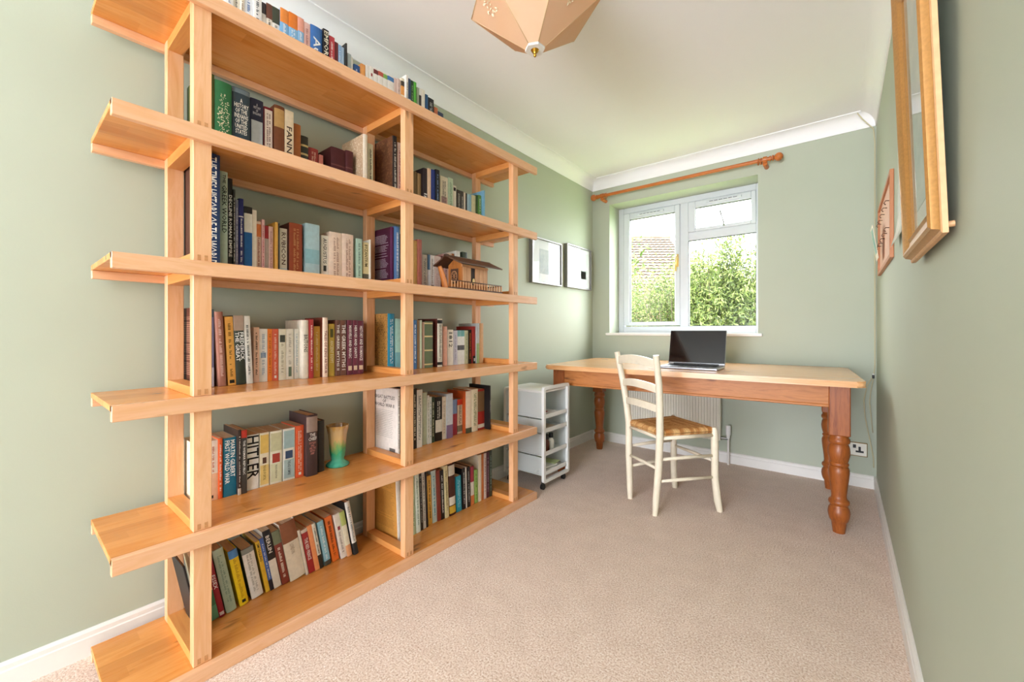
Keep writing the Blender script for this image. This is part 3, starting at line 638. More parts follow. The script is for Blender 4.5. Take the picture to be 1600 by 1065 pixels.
    ('EL', 0.176, 0.65, 0.018, 0.2242, 0.148, 0.0, 'charcoal book with red top', '46423e', {'b': [(0.88, 1, 'c43a2c')], 't': [('THE WEIMAR REPUBLIC', 'e6e2da', 0.3, 0.84, 0.4, 'v')]}),
    ('EL', 0.1595, 0.673, 0.039, 0.1992, 0.1315, 0.0, 'thick white book with huge black capitals', 'efece4', {'t': [('HITLER', '141414', 0.2, 0.98, 0.95, 'v')]}),
    ('EL', 0.1595, 0.715, 0.032, 0.1992, 0.1315, 0.0, 'cream book with yellow panels', 'efe6cc', {'b': [(0.62, 0.96, 'e6c46a', 0.86), (0.43, 0.54, '5a3a2a', 0.4), (0.04, 0.4, 'e8cc80', 0.86)], 't': [('THE AGE OF CAPITAL', '7a5a24', 0.12, 0.4, 0.4, 'v')]}),
    ('EL', 0.1588, 0.75, 0.043, 0.1982, 0.1308, 0.0, 'cream book with sage panels and red picture', 'eeead6', {'b': [(0.62, 0.96, 'd0d0aa', 0.86), (0.4, 0.57, 'b04438', 0.6), (0.04, 0.38, 'dcdcba', 0.86)], 't': [('THE AGE OF REVOLUTION', '5a5a3a', 0.1, 0.36, 0.5, 'v')]}),
    ('EL', 0.1595, 0.796, 0.044, 0.1992, 0.1315, 0.0, 'cream book with pale blue panels', 'eeebe0', {'b': [(0.62, 0.96, 'a8c4c8', 0.86), (0.42, 0.57, '3c5070', 0.6), (0.04, 0.4, 'b0c8ca', 0.86)], 't': [('THE AGE OF EMPIRE', '3c4c54', 0.1, 0.38, 0.5, 'v')]}),
    ('EL', 0.1621, 0.842, 0.031, 0.2032, 0.1341, 0.0, 'orange-red paperback with white emblem', 'e8643a', {'s': 'f4cdb4', 'b': [(0.05, 0.1, 'f0e6da', 0.3)]}),
    ('EL', 0.185, 0.875, 0.043, 0.2422, 0.1598, 0.0, 'tall dark book with portrait photograph', '43302e', {'k': 'h', 'b': [(0.72, 0.97, '9a8478')], 't': [('THE|CHIEF', 'f0ece4', 0.58, 0.7, 0.75, 'h'), ('DOUGLAS|HAIG|AND THE|BRITISH|ARMY', 'c88478', 0.35, 0.56, 0.6, 'h')]}),
    ('EL', 0.1661, 0.929, 0.027, 0.2092, 0.1381, 0.0, 'plain black book beside the vase', '2a2622', {'k': 'h'}),
    ('ER', 0.26, 1.2436, 0.0174, 0.3122, 0.2, 0.0, 'tall white hardback on great battles', 'ece4da', {'k': 'h', 'cov': 'e6ddd2', 'covtitle': 1, 's': '8a8074'}),
    ('ER', 0.2, 1.376, 0.025, 0.2942, 0.184, 0.0, 'black book with cream pattern', '2c2620', {'s': 'd8c8a8'}),
    ('ER', 0.2, 1.4016, 0.0334, 0.2852, 0.184, 0.0, 'white book with thin dark lettering', 'eae4d8', {'s': '4a4640'}),
    ('ER', 0.18, 1.455, 0.025, 0.2642, 0.164, 0.0, 'pale sage green book', 'c4ccb4', {}),
    ('ER', 0.185, 1.4806, 0.0114, 0.2472, 0.1631, 0.0, 'slim white lettered book', 'e4e2d6', {'s': '5a6a5c'}),
    ('ER', 0.185, 1.4926, 0.0154, 0.2382, 0.1572, 0.0, 'slim teal and white book', 'dcdeda', {'s': '2a6a78'}),
    ('ER', 0.1832, 1.5086, 0.0204, 0.2352, 0.1552, 0.0, 'dark green lettered book', '33402c', {'s': 'd8d4b4'}),
    ('ER', 0.1799, 1.535, 0.048, 0.2302, 0.1519, 0.0, 'black and white book with sketch', '1f1d1b', {'b': [(0.2, 0.48, 'e4ded2', 0.9)], 's': 'd8d4cc'}),
    ('ER', 0.1766, 1.586, 0.027, 0.2252, 0.1486, 0.0, 'cream white book', 'ece0d0', {'s': 'b8a890'}),
    ('ER', 0.185, 1.6136, 0.0414, 0.2392, 0.1579, 0.0, 'pale blue book with lilac scene', 'cfd4dc', {'b': [(0, 0.3, '8a7090')]}),
    ('ER', 0.1575, 1.681, 0.032, 0.1962, 0.1295, 0.0, 'blue and red book', 'a83a4a', {'b': [(0.6, 1, '7a94c0')]}),
    ('ER', 0.1542, 1.719, 0.038, 0.1912, 0.1262, 0.0, 'cream book with red top', 'ecdcc4', {'b': [(0.84, 1, 'd8442c'), (0.06, 0.24, '8a8470')], 's': '3a2c24'}),
    ('ER', 0.1839, 1.7576, 0.0464, 0.2362, 0.1559, 0.0, 'thick cream book with orange cover', 'ead8c0', {'k': 'h', 'cov': 'd8622a', 'b': [(0, 0.12, '4a4a34')]}),
    ('ER', 0.185, 1.8046, 0.0464, 0.2412, 0.1592, 0.0, 'pale cream book with green lettering', 'ebe0c4', {'s': '6a7a3a'}),
    ('ER', 0.1832, 1.854, 0.055, 0.2352, 0.1552, 0.0, 'red book with brown picture', 'b03428', {'b': [(0.45, 0.95, '8a6a48'), (0.05, 0.14, 'e8dccb')]}),
    ('ER', 0.225, 1.9096, 0.0094, 0.2562, 0.1691, 0.0, 'tall black book with white capitals', '221e1e', {'k': 'h', 't': [('CHRISTIANITY', 'f0eee8', 0.2, 0.85, 0.55, 'v')]}),
    ('FL', 0.27, 0.5096, 0.0053, 0.2522, 0.15, 0.183, 'black hardback behind the post', '1f1d1c', {'k': 'h'}),
    ('FL', 0.2, 0.542, 0.0354, 0.2403, 0.098, 0.183, 'cream and green scenic book beside the post', 'cfc8a0', {'b': [(0, 0.2, '5a9a78'), (0.2, 0.42, '3f7a58')]}),
    ('FL', 0.2, 0.5786, 0.0171, 0.2493, 0.1635, 0.183, 'slim dark red hardback lettered in white', '9c2230', {'k': 'h', 't': [('ESSEX', 'f4ecec', 0.42, 0.62, 0.6, 'v')], 'b': [(0.03, 0.075, 'e4d0cc', 0.7)]}),
    ('FL', 0.195, 0.601, 0.0305, 0.2326, 0.1516, 0.183, 'pale sea-green hardback', 'a8b8a0', {'k': 'h', 's': '7c9080'}),
    ('FL', 0.19, 0.643, 0.0275, 0.2088, 0.1351, 0.183, 'bright yellow hardback with blue top', 'f0cc1e', {'k': 'h', 'b': [(0.86, 1, '4a80b8'), (0.05, 0.1, '1e1c18', 0.4)], 's': 'c89a18'}),
    ('FL', 0.18, 0.683, 0.0383, 0.192, 0.1239, 0.183, 'white book with dark green cover', 'e8e2da', {'k': 'h', 'cov': '2c4a34', 's': 'b0aaa0', 'b': [(0.9, 1, '8a9088')]}),
    ('FL', 0.175, 0.731, 0.0138, 0.202, 0.1298, 0.183, 'slim yellow book with black capitals', 'e8bc38', {'t': [('SMUGGLING', '3a2c10', 0.62, 0.96, 0.6, 'v')]}),
    ('FL', 0.175, 0.746, 0.0128, 0.2078, 0.1338, 0.183, 'slim blue book with black foot', '4a6ab4', {'b': [(0, 0.2, '20202a')], 's': 'c8d4e8'}),
    ('FL', 0.175, 0.7596, 0.025, 0.2292, 0.1483, 0.183, 'black-topped white book on a city', 'ece6dc', {'b': [(0.5, 1, '1c1a18')], 't': [('BERLIN', 'f0ece4', 0.62, 0.92, 0.5, 'v')]}),
    ('FL', 0.175, 0.788, 0.0265, 0.2164, 0.1397, 0.183, 'brown-red book with grey-green photo top', '8a4034', {'b': [(0.76, 1, '7a8468')], 's': 'f0e0d4'}),
    ('FL', 0.18, 0.817, 0.056, 0.2348, 0.1523, 0.183, 'thickest cream book with brown engraved top', 'e8dcc8', {'k': 'h', 'b': [(0.66, 1, '8c5638')], 't': [('LONDON', 'a89478', 0.45, 0.62, 0.35, 'v')]}),
    ('FL', 0.18, 0.875, 0.0098, 0.1904, 0.1232, 0.183, 'thin cream booklet', 'e2d6c4', {}),
    ('FL', 0.18, 0.887, 0.0236, 0.1853, 0.1199, 0.183, 'dark red book on a prince', 'a42c2e', {'b': [(0.93, 1, 'd8c8b8')], 't': [('THE RED PRINCE', 'f4e4dc', 0.3, 0.8, 0.55, 'v')]}),
    ('FL', 0.18, 0.9116, 0.0181, 0.194, 0.1252, 0.183, 'salmon orange paperback', 'ee9a64', {}),
    ('FL', 0.18, 0.9306, 0.0142, 0.1952, 0.1265, 0.183, 'cream and black lettered book', 'e0dccb', {'b': [(0, 0.3, '2a2820')], 's': '4a4c44'}),
    ('FL', 0.178, 0.953, 0.0246, 0.1922, 0.1246, 0.183, 'light blue book', '8fc0d0', {'s': 'e4f0f2', 'b': [(0, 0.1, '4a4a40')]}),
    ('FL', 0.175, 0.986, 0.0285, 0.1989, 0.1285, 0.183, 'vivid orange book', 'e8722c', {'s': '7c3412'}),
    ('FL', 0.18, 1.022, 0.0246, 0.2001, 0.1292, 0.183, 'white book with small red emblem', 'ebe4da', {'b': [(0.64, 0.72, '9a3a44', 0.4)], 's': 'a89c94'}),
    ('FL', 0.185, 1.0476, 0.0201, 0.204, 0.1318, 0.183, 'cream book with green and yellow top', 'ece6cc', {'b': [(0.7, 1, 'b8c470'), (0, 0.25, 'e8a878')]}),
    ('FL', 0.195, 1.072, 0.0216, 0.2435, 0.1576, 0.183, 'tall black and white book at the row end', 'e6e2da', {'k': 'h', 'cov': '1c1a18', 'b': [(0, 0.22, '2a2c2c')], 's': '8a8c88'}),
    ('FR', 0.255, 1.253, 0.024, 0.2921, 0.1914, 0.0436, 'tall white-spined book with sepia cover', 'ebe2d4', {'k': 'h', 'cov': 'd89a48', 'covtext': 'a06a2c'}),  # orange cover colour stands for warm light falling on it
    ('FR', 0.25, 1.335, 0.023, 0.292, 0.1925, 0.0436, 'pale green tall book', 'b8c8a0', {'s': '7a8c6c'}),
    ('FR', 0.25, 1.36, 0.025, 0.2922, 0.1925, 0.0436, 'white-green tall book', 'dfe6d6', {'s': '8aa08c'}),
    ('FR', 0.245, 1.389, 0.016, 0.2942, 0.1939, 0.0436, 'black slim book', '2a2622', {'s': 'a8a498'}),
    ('FR', 0.24, 1.41, 0.017, 0.2931, 0.1932, 0.0436, 'white slim book with dark lettering', 'dcd6cc', {'s': '4a4640'}),
    ('FR', 0.24, 1.428, 0.012, 0.2892, 0.1906, 0.0436, 'very slim black book', '262220', {}),
    ('FR', 0.23, 1.45, 0.024, 0.2462, 0.1622, 0.0436, 'amber yellow book with capitals', 'e8b04c', {'s': '5a3c14'}),
    ('FR', 0.23, 1.477, 0.029, 0.2634, 0.1734, 0.0436, 'pale blue-white book with teal edge', 'c8d6d2', {'s': '3a9ab0'}),
    ('FR', 0.235, 1.5066, 0.0214, 0.259, 0.1708, 0.0436, 'russet red book', '8c3a2c', {}),
    ('FR', 0.235, 1.5286, 0.0244, 0.2519, 0.1661, 0.0436, 'black book with white lettering', '1e1b1b', {'s': 'e4e0dc'}),
    ('FR', 0.24, 1.5536, 0.0244, 0.2709, 0.1787, 0.0436, 'tall cream book', 'e2d4a4', {'s': '8a7c54'}),
    ('FR', 0.24, 1.585, 0.043, 0.2689, 0.1774, 0.0436, 'dark brown book with pale labels', '4a2418', {'k': 'h', 'b': [(0.78, 0.98, 'e0d6c4'), (0.2, 0.36, 'e4dccb'), (0.04, 0.18, 'd8b03c')]}),
    ('FR', 0.235, 1.637, 0.037, 0.191, 0.1259, 0.0436, 'teal book', '2a9cb4', {'s': 'a8dce4'}),
    ('FR', 0.235, 1.682, 0.023, 0.2219, 0.1463, 0.03, 'black book with white lettering', '201e20', {'s': 'd4d0cc'}),
    ('FR', 0.235, 1.706, 0.009, 0.225, 0.1483, 0.03, 'very thin white booklet', 'e8e4dc', {}),
    ('FR', 0.235, 1.716, 0.027, 0.2188, 0.1444, 0.03, 'black hardback with small lettering', '221f20', {'k': 'h', 's': 'b0acaa'}),
    ('FR', 0.232, 1.749, 0.025, 0.2139, 0.1411, 0.03, 'red and white slim book', 'e6dcd0', {'b': [(0.6, 1, 'a83448'), (0, 0.25, 'e0844c')]}),
    ('FR', 0.23, 1.779, 0.027, 0.1879, 0.1239, 0.03, 'lime green book', '9cc46c', {'s': '5a7c34'}),
    ('FR', 0.23, 1.81, 0.024, 0.2627, 0.1734, 0.005, 'tall cream white book', 'eee2cc', {}),
    ('FR', 0.23, 1.836, 0.018, 0.2627, 0.1734, 0.005, 'slim orange-brown book', 'c8743c', {}),
    ('FR', 0.23, 1.855, 0.021, 0.2617, 0.1727, 0.005, 'white book with red pattern', 'e4d6ce', {'s': '8c2c30'}),
    ('FR', 0.23, 1.877, 0.024, 0.2637, 0.1741, 0.005, 'plum purple book', '5a2c3c', {'s': 'b08c98'}),
    ('FR', 0.23, 1.902, 0.023, 0.2647, 0.1747, 0.005, 'dark green slim book at the row end', '3c4a3c', {'s': '9aa89a'}),
]

paper = bpy.data.materials.new('page_edges')
nt, ns, ls, b = nodes_of(paper)
n = noise(nt, 1.0, 2, .5, coords(nt, (20, 900, 20)))
ls.new(ramp(nt, n.outputs['Fac'], [(.3, lin('c9ab83')), (.7, lin('e4cfac'))]), b.inputs['Base Color'])
b.inputs['Roughness'].default_value = .9

def bookcol(h, hard): return plain(h, .5 if hard else .32, spec=.4, var=.06, scale=60)
def picture_cover(a, b_, sc):
    key = ('cover', a, b_, sc)
    if key not in MATS:
        m = bpy.data.materials.new('printed_cover_' + a)
        nt, ns, ls, b = nodes_of(m)
        n = noise(nt, sc, 5, .75, coords(nt))
        ls.new(ramp(nt, n.outputs['Fac'], [(.38, lin(a)), (.5, lin(b_)), (.62, lin(a))]), b.inputs['Base Color'])
        b.inputs['Roughness'].default_value = .35
        MATS[key] = m
    return MATS[key]
def ink(h): return plain(h, .45, var=0, spec=.3)

def spine_mesh(t, z0, z1, bulge, off=0.0):
    bm = NB()
    e = min(.0015, t * .15)
    pts = [(-.006, e * .2), (-bulge, 0 - off)]
    for f, g in ((.12, .55), (.3, .88), (.5, 1), (.7, .88), (.88, .55)):
        pts.append((-bulge * (1 - g) + off, t * f))
    pts += [(-bulge, t + off), (-.006, t - e * .2)]
    prism(bm, pts, 2, z0, z1)
    return bm

def marks(bm, rnd, z0, z1, y0, y1, x, rows=1):
    """illegible small print: broken strokes running down the spine"""
    rw = (y1 - y0) / rows
    for r in range(rows):
        z = z1
        while z > z0:
            L = rnd.uniform(.0022, .006)
            if rnd.random() < .82:
                a = y0 + r * rw + rw * .12; c = y0 + (r + 1) * rw - rw * .2
                h = rnd.choice((1, 1, .62))
                vs = [bm.verts.new(p) for p in ((x, a, z), (x, a + (c - a) * h, z), (x, a + (c - a) * h, max(z0, z - L * .62)), (x, a, max(z0, z - L * .62)))]
                bm.faces.new(vs)
            z -= L

ORD = ['first', 'second', 'third', 'fourth', 'fifth', 'sixth', 'seventh', 'eighth', 'ninth', 'tenth', 'eleventh', 'twelfth',
       'thirteenth', 'fourteenth', 'fifteenth', 'sixteenth', 'seventeenth', 'eighteenth', 'nineteenth', 'twentieth']
def ordinal(i):
    if i < 20: return ORD[i]
    tens = {2: 'twenty', 3: 'thirty', 4: 'forty'}[(i + 1) // 10]
    u = (i + 1) % 10
    return (tens[:-1] + 'ieth') if u == 0 else tens + '-' + ORD[u - 1]
SHELF_NAME = {'A': 'top shelf', 'B': 'second shelf', 'C': 'third shelf', 'D': 'fourth shelf', 'E': 'fifth shelf', 'F': 'floor shelf'}

def make_book(i, row):
    key, X, y, t, h, d, lean, look, col, o = row
    rnd = random.Random(hash((key, i)) if False else (ord(key[0]) * 1000 + ord(key[1]) * 100 + i))
    hard = o.get('k') == 'h'
    where = SHELF_NAME[key[0]] if key[0] == 'A' else '%s bay of %s' % ('left' if key[1] == 'L' else 'right', SHELF_NAME[key[0]])
    label = '%s, %s %s %s' % (look, ordinal(i), 'on' if key[0] == 'A' else 'in', where)
    bk = thing('book', label, 'book', (X, y, ZS[key[0]] + .0006), 0, 'books in the ' + where if key[0] != 'A' else 'books on the top shelf')
    bk.rotation_euler = (lean, 0, 0)
    m = bookcol(col, hard)
    cm = picture_cover(*o['covart']) if 'covart' in o else bookcol(o['cov'], True) if 'cov' in o else m
    bt = min(.0025 if hard else .0009, t * .2)
    bulge = min(.004 if hard else .0012, t * .2)
    bm = NB()
    box(bm, -d, -.0055, 0, bt, 0, h); box(bm, -d, -.0055, t - bt, t, 0, h)
    cv = obj('cover', bm, cm, bk)
    obj('spine', spine_mesh(t, 0, h, bulge), m, bk, 35)
    g = .0035 if hard else .0004
    obj('pages', bx(-d + g, -.0052, bt, t - bt, g, h - g), paper, bk)
    xl = .0009
    for q, band in enumerate(o.get('b', ())):
        z0, z1, c = band[:3]
        if len(band) == 4:              # small picture, emblem or label printed in the middle of the spine
            w = band[3] / 2
            obj('spine_panel', bx(-.002, .0006 + q * .00005, t * (.5 - w), t * (.5 + w), h * z0, h * z1), bookcol(c, hard), bk)
        else:
            obj('spine_band', spine_mesh(t, h * z0, h * z1 + .0002, bulge, .0003), bookcol(c, hard), bk, 35)
    for txt, c, z0, z1, w, mode in o.get('t', ()):
        zc = h * (z0 + z1) / 2; L = h * (z1 - z0)
        body = txt.replace('|', '\n')
        if mode == 'v':
            lettering(body, ink(c), bk, (xl, t / 2, zc), (0, 0, -1), (0, 1, 0), L, t * w)
        else:
            lettering(body, ink(c), bk, (xl, t / 2, zc), (0, 1, 0), (0, 0, 1), t * w, L, align='CENTER')
    if o.get('s') and 't' not in o:
        bm = NB()
        z1 = min([q_[0] for q_ in o.get('b', ()) if q_[0] > .5] + [.92]) - .02
        z0 = max([q_[1] for q_ in o.get('b', ()) if q_[1] < .5] + [.1]) + .03
        marks(bm, rnd, h * z0, h * z1, t * .26, t * .74, xl, 2 if t > .03 else 1)
        obj('lettering', bm, ink(o['s']), bk)
    if 'pic' in o:                        # gilt picture: a cloud of small strokes inside a scalloped outline
        bm = NB()
        for q in range(150):
            a = rnd.uniform(0, 2 * PI); rr = math.sqrt(rnd.random())
            cy_, cz_ = t * (.5 + .34 * rr * math.cos(a)), h * (.5 + .34 * rr * math.sin(a))
            e1, e2 = rnd.uniform(.0008, .003), rnd.uniform(.0004, .0012)
            an = rnd.uniform(0, PI)
            vs = [bm.verts.new((xl, cy_ + px * math.cos(an) - pz * math.sin(an), cz_ + px * math.sin(an) + pz * math.cos(an)))
                  for px, pz in ((-e1, -e2), (e1, -e2), (e1, e2), (-e1, e2))]
            bm.faces.new(vs)
        obj('gilt_picture', bm, ink(o['pic']), bk)
    if 'covtext' in o:
        bm = NB()
        z = h * .88
        while z > h * .15:
            x = -d * .86
            end = -d * rnd.uniform(.1, .25)
            if rnd.random() > .12:
                while x < end:
                    L = rnd.uniform(.004, .012)
                    vs = [bm.verts.new(p) for p in ((x, -.0003, z), (min(end, x + L * .8), -.0003, z), (min(end, x + L * .8), -.0003, z + .0018), (x, -.0003, z + .0018))]
                    bm.faces.new(vs); x += L
            z -= .0062
        obj('cover_print', bm, ink(o['covtext']), cv)
    if 'covtitle' in o:
        gm = ink('5a5048')
        lettering('GREAT BATTLES\nOF\nWORLD WAR II', gm, cv, (-d * .5, -.0004, h * .8), (1, 0, 0), (0, 0, 1), d * .8, h * .17, align='CENTER')
        bm = NB()
        for q in range(16):
            z = h * (.66 - q * .026); x = -d * .86
            while x < -d * .2:
                L = rnd.uniform(.004, .011)
                vs = [bm.verts.new(p) for p in ((x, -.0004, z), (x + L * .8, -.0004, z), (x + L * .8, -.0004, z + .0014), (x, -.0004, z + .0014))]
                bm.faces.new(vs); x += L
        obj('cover_print', bm, ink('8c8278'), cv)
        obj('barcode_panel', bx(-d * .3, -d * .08, -.0005, -.0002, h * .04, h * .12), ink('6a645e'), cv)
    return bk

counts = {}
for row in BOOKS:
    i = counts.get(row[0], 0)
    counts[row[0]] = i + 1
    make_book(i, row)

# slipcase round the maroon trio

def empty_mesh_attr_color(me, cols):
    a = me.color_attributes.new('tint', 'FLOAT_COLOR', 'POINT')
    for i, c in enumerate(cols): a.data[i].color = (*c, 1)

# ================================================================== table
pine_x = wood('pine_top', 'ecbc88', 'e0a468', '8a4a1c', 0, .26, knots=.7, fine=.8, coat=.35)
pine_a = wood('pine_apron', 'cc8640', 'a8641e', '5e2c0c', 0, .45, knots=.8, fine=1.5, coat=0)
pine_l = wood('pine_leg', 'b06428', '844012', '4e2008', 2, .4, knots=.3, fine=2.2, coat=.05)
TW, TD, TZ = 1.722, .93, .77
tb = thing('dining_table', 'long varnished pine table with turned legs below the window', 'table', (1.92, 2.62, 0), R(4.0))
def rrect(x0, x1, y0, y1, r, n=5):
    pts = []
    for cx, cy, a0 in ((x1 - r, y1 - r, 0), (x0 + r, y1 - r, 90), (x0 + r, y0 + r, 180), (x1 - r, y0 + r, 270)):
        for i in range(n + 1):
            a = R(a0 + 90 * i / n)
            pts.append((cx + r * math.cos(a), cy + r * math.sin(a)))
    return pts
bm = NB(); prism(bm, rrect(-TW, 0, 0, TD, .035), 2, TZ - .03, TZ)
es = [e for e in bm.edges if abs(e.verts[0].co.z - e.verts[1].co.z) < 1e-5]
bmesh.ops.bevel(bm, geom=es, offset=.007, segments=2, affect='EDGES')
obj('tabletop', bm, pine_x, tb, 35)
ax0, ax1, ay0, ay1 = -TW + .035, -.06, .102, TD - .065
for nm, a in (('front', (ax0, ax1, ay0, ay0 + .024)), ('back', (ax0, ax1, ay1 - .024, ay1))):
    ap = obj('apron', bx(a[0], a[1], a[2], a[3], TZ - .145, TZ - .03, bev=.002), pine_a, tb)
    yb = a[2] - .004 if nm == 'front' else a[3] - .004
    obj('bead_moulding', bx(a[0], a[1], yb, yb + .008, TZ - .145, TZ - .130, bev=.003), pine_a, ap)
for a in ((ax0, ax0 + .024), (ax1 - .024, ax1)):
    obj('apron', bx(a[0], a[1], ay0 + .02, ay1 - .02, TZ - .145, TZ - .03, bev=.002), wood('pine_side', 'cc8640', 'a8641e', '7a3c12', 1, .32), tb)
legprof = [(.029, 0), (.036, .05), (.038, .056), (.044, .062), (.050, .08), (.053, .10), (.050, .12), (.042, .133), (.041, .138),
           (.049, .146), (.051, .154), (.048, .163), (.038, .170), (.036, .185), (.040, .22), (.046, .265), (.050, .30), (.050, .315), (.045, .328), (.041, .333),
           (.046, .338), (.047, .346), (.041, .352), (.045, .362), (.051, .385), (.053, .405), (.050, .428), (.045, .44), (.043, .444),
           (.051, .450), (.053, .460), (.051, .47), (.046, .475), (.047, .49)]
for lx in (-.093, -TW + .066):
    for ly in (.135, .828):
        bm = NB(); lathe(bm, [(r_ * .86, z_) for r_, z_ in legprof], 22, lx, ly)
        lg = obj('leg', bm, pine_l, tb, 50)
        obj('leg_block', bx(lx - .043, lx + .043, ly - .043, ly + .043, .488, TZ - .03, bev=.004), pine_l, lg)

# ================================================================== chair
cream = plain('ece0c8', .42, name='cream_chair_paint', var=.04)
ch = thing('ladderback_chair', 'cream painted ladder-back chair with woven rush seat', 'chair', (.937, 2.4265, 0), math.atan2(-.556, .831))
bp = [(.118, -.004, 0), (.124, -.002, .08), (.140, .002, .25), (.147, .006, .45), (.162, -.006, .6), (.176, -.022, .72), (.189, -.05, .878)]
for s in (-1, 1):
    bm = NB(); tube(bm, [(s * x, y, z) for x, y, z in bp], .019, 10, rad=[.015, .019, .021, .021, .02, .019, .017], flat=(.9, (1, 0, 0)))
    obj('back_post', bm, cream, ch, 60)
    bm = NB(); tube(bm, [(s * .186, .372, 0), (s * .180, .362, .06), (s * .172, .352, .18), (s * .170, .350, .42), (s * .170, .348, .455), (s * .169, .345, .468)], .019, 10,
                    rad=[.016, .020, .020, .020, .018, .011])
    obj('front_leg', bm, cream, ch, 60)
    for z, xb in ((.31, .142), (.19, .135)):
        bm = NB(); tube(bm, [(s * xb, 0, z), (s * .157, .17, z + .002), (s * .171, .352, z)], .0085, 8, rad=[.008, .0105, .008])
        obj('side_rung', bm, cream, ch, True)
    bm = NB(); tube(bm, [(s * .146, .004, .425), (s * .17, .35, .425)], .011, 8)
    obj('seat_rail', bm, cream, ch, True)
for y, z, xh in ((.002, .257, .137), (.352, .277, .17), (.006, .425, .146), (.35, .425, .17)):
    bm = NB(); tube(bm, [(-xh, y, z), (0, y, z + .002), (xh, y, z)], .0085, 8, rad=[.008, .0105, .008])
    obj('rung', bm, cream, ch, True)
def post_at(z):
    for a, b_ in zip(bp, bp[1:]):
        if a[2] <= z <= b_[2]:
            f = (z - a[2]) / (b_[2] - a[2]); return a[0] + (b_[0] - a[0]) * f, a[1] + (b_[1] - a[1]) * f
for zc, hh, arch in ((.835, .046, .022), (.70, .040, .018), (.59, .038, .014)):
    bm = NB()
    px, py = post_at(zc)
    rows = []
    N = 14
    for i in range(N + 1):
        f = -1 + 2 * i / N
        x = px * f; bow = -.022 * (1 - f * f)
        y = py + bow
        zt = zc + hh / 2 + arch * (1 - f * f) - arch * .4; zb = zc - hh / 2 + arch * (1 - f * f) * .9 - arch * .4
        rows.append([bm.verts.new(p) for p in ((x, y - .007, zb), (x, y - .007, zt), (x, y + .007, zt), (x, y + .007, zb))])
    for a, b_ in zip(rows, rows[1:]):
        for j in range(4): bm.faces.new((a[j], a[(j + 1) % 4], b_[(j + 1) % 4], b_[j]))
    bm.faces.new(rows[0]); bm.faces.new(rows[-1])
    obj('back_slat', bm, cream, ch, 40)
# rush seat: strands run parallel to each side and meet in four mitres
rush = bpy.data.materials.new('woven_rush')
nt, ns, ls, b = nodes_of(rush)
at = ns.new('ShaderNodeAttribute'); at.attribute_name = 'tint'
n = noise(nt, 90, 4, .7, coords(nt))
ls.new(mix(nt, 1.0, at.outputs['Color'], ramp(nt, n.outputs['Fac'], [(.3, (.72, .64, .5, 1)), (.6, (1, 1, 1, 1))]), 'MULTIPLY'), b.inputs['Base Color'])
b.inputs['Roughness'].default_value = .55
bump(nt, n.outputs['Fac'], .35, .004, b)
NS, NR = 88, 26
verts, faces, cols = [], [], []
rnd = random.Random(3)
def strand_tint(side, k):
    q = random.Random(side * 131 + k)
    a = q.uniform(0, 1)
    la, lb = lin('f2c88c'), lin('c07c3a')
    return tuple(la[i] * (1 - a) + lb[i] * a for i in range(3))
def seat_pt(u, v):
    y = .002 + (v + 1) / 2 * .352
    hw = .150 + (v + 1) / 2 * .026
    return u * hw, y
for layer in (1, -1):
    for i in range(NS + 1):
        for j in range(NS + 1):
            u, v = -1 + 2 * i / NS, -1 + 2 * j / NS
            e = 1 - max(abs(u), abs(v))
            side = 0 if abs(u) >= abs(v) and u > 0 else 1 if abs(u) >= abs(v) else 2 if v > 0 else 3
            k = int(e * NR)
            x, y = seat_pt(u, v)
            roll = min(1, e / .16)
            th = .021 * math.sqrt(max(0, 1 - (1 - roll) ** 2))
            sink = -.010 * min(1, e * 1.2)
            strand = .0036 * abs(math.sin(e * NR * PI)) * (1 if e > .16 else .3)
            along = v if side < 2 else u
            wrap = .0034 * abs(math.sin(along * 14 * PI)) if e <= .16 else 0
            z = .447 + (sink + strand + wrap + th if layer == 1 else -th * .8 + sink * .3)
            verts.append((x, y, z))
            cols.append(strand_tint(side, k if e > .16 else 100 + int((along + 1) * 14)))
    base = 0 if layer == 1 else (NS + 1) ** 2
    for i in range(NS):
        for j in range(NS):
            q = [base + i * (NS + 1) + j, base + (i + 1) * (NS + 1) + j, base + (i + 1) * (NS + 1) + j + 1, base + i * (NS + 1) + j + 1]
            faces.append(q if layer == 1 else q[::-1])
me = bpy.data.meshes.new('rush_seat'); me.from_pydata(verts, [], faces); empty_mesh_attr_color(me, cols)
link('rush_seat', me, rush, ch, True)

# ================================================================== laptop
alu = plain('a8aab0', .32, .85, name='grey_aluminium', var=0)
black_gl = plain('0a0c10', .06, name='glossy_screen', var=0, spec=.6)
black_pl = plain('1a1b1e', .4, name='black_keys', var=0)
lp = thing('laptop', 'open grey laptop with dark glossy screen on the pine table', 'laptop', (1.078, 2.985, TZ + .0005), R(1.5))
obj('base', bx(-.175, .175, -.235, 0, 0, .014, bev=.004), alu, lp)
bm = NB()
for r_ in range(5):
    for c_ in range(13):
        x = -.148 + c_ * .0228; y = -.035 - r_ * .019
        box(bm, x, x + .0195, y - .016, y, .014, .0155)
obj('keyboard', bm, black_pl, lp)
obj('trackpad', bx(-.055, .055, -.225, -.145, .0139, .0143), plain('b6b8be', .25, .8, var=0), lp)
sc = obj('screen_lid', bx(-.175, .175, -.003, .004, 0, .232, bev=.003), alu, lp)
sc.location = (0, 0, .014); sc.rotation_euler = (R(-14), 0, 0)
obj('screen', bx(-.172, .172, -.0042, -.0028, .012, .229), black_gl, sc)
obj('hinge_bar', bx(-.14, .14, -.006, .006, -.004, .008, bev=.002), black_pl, sc)

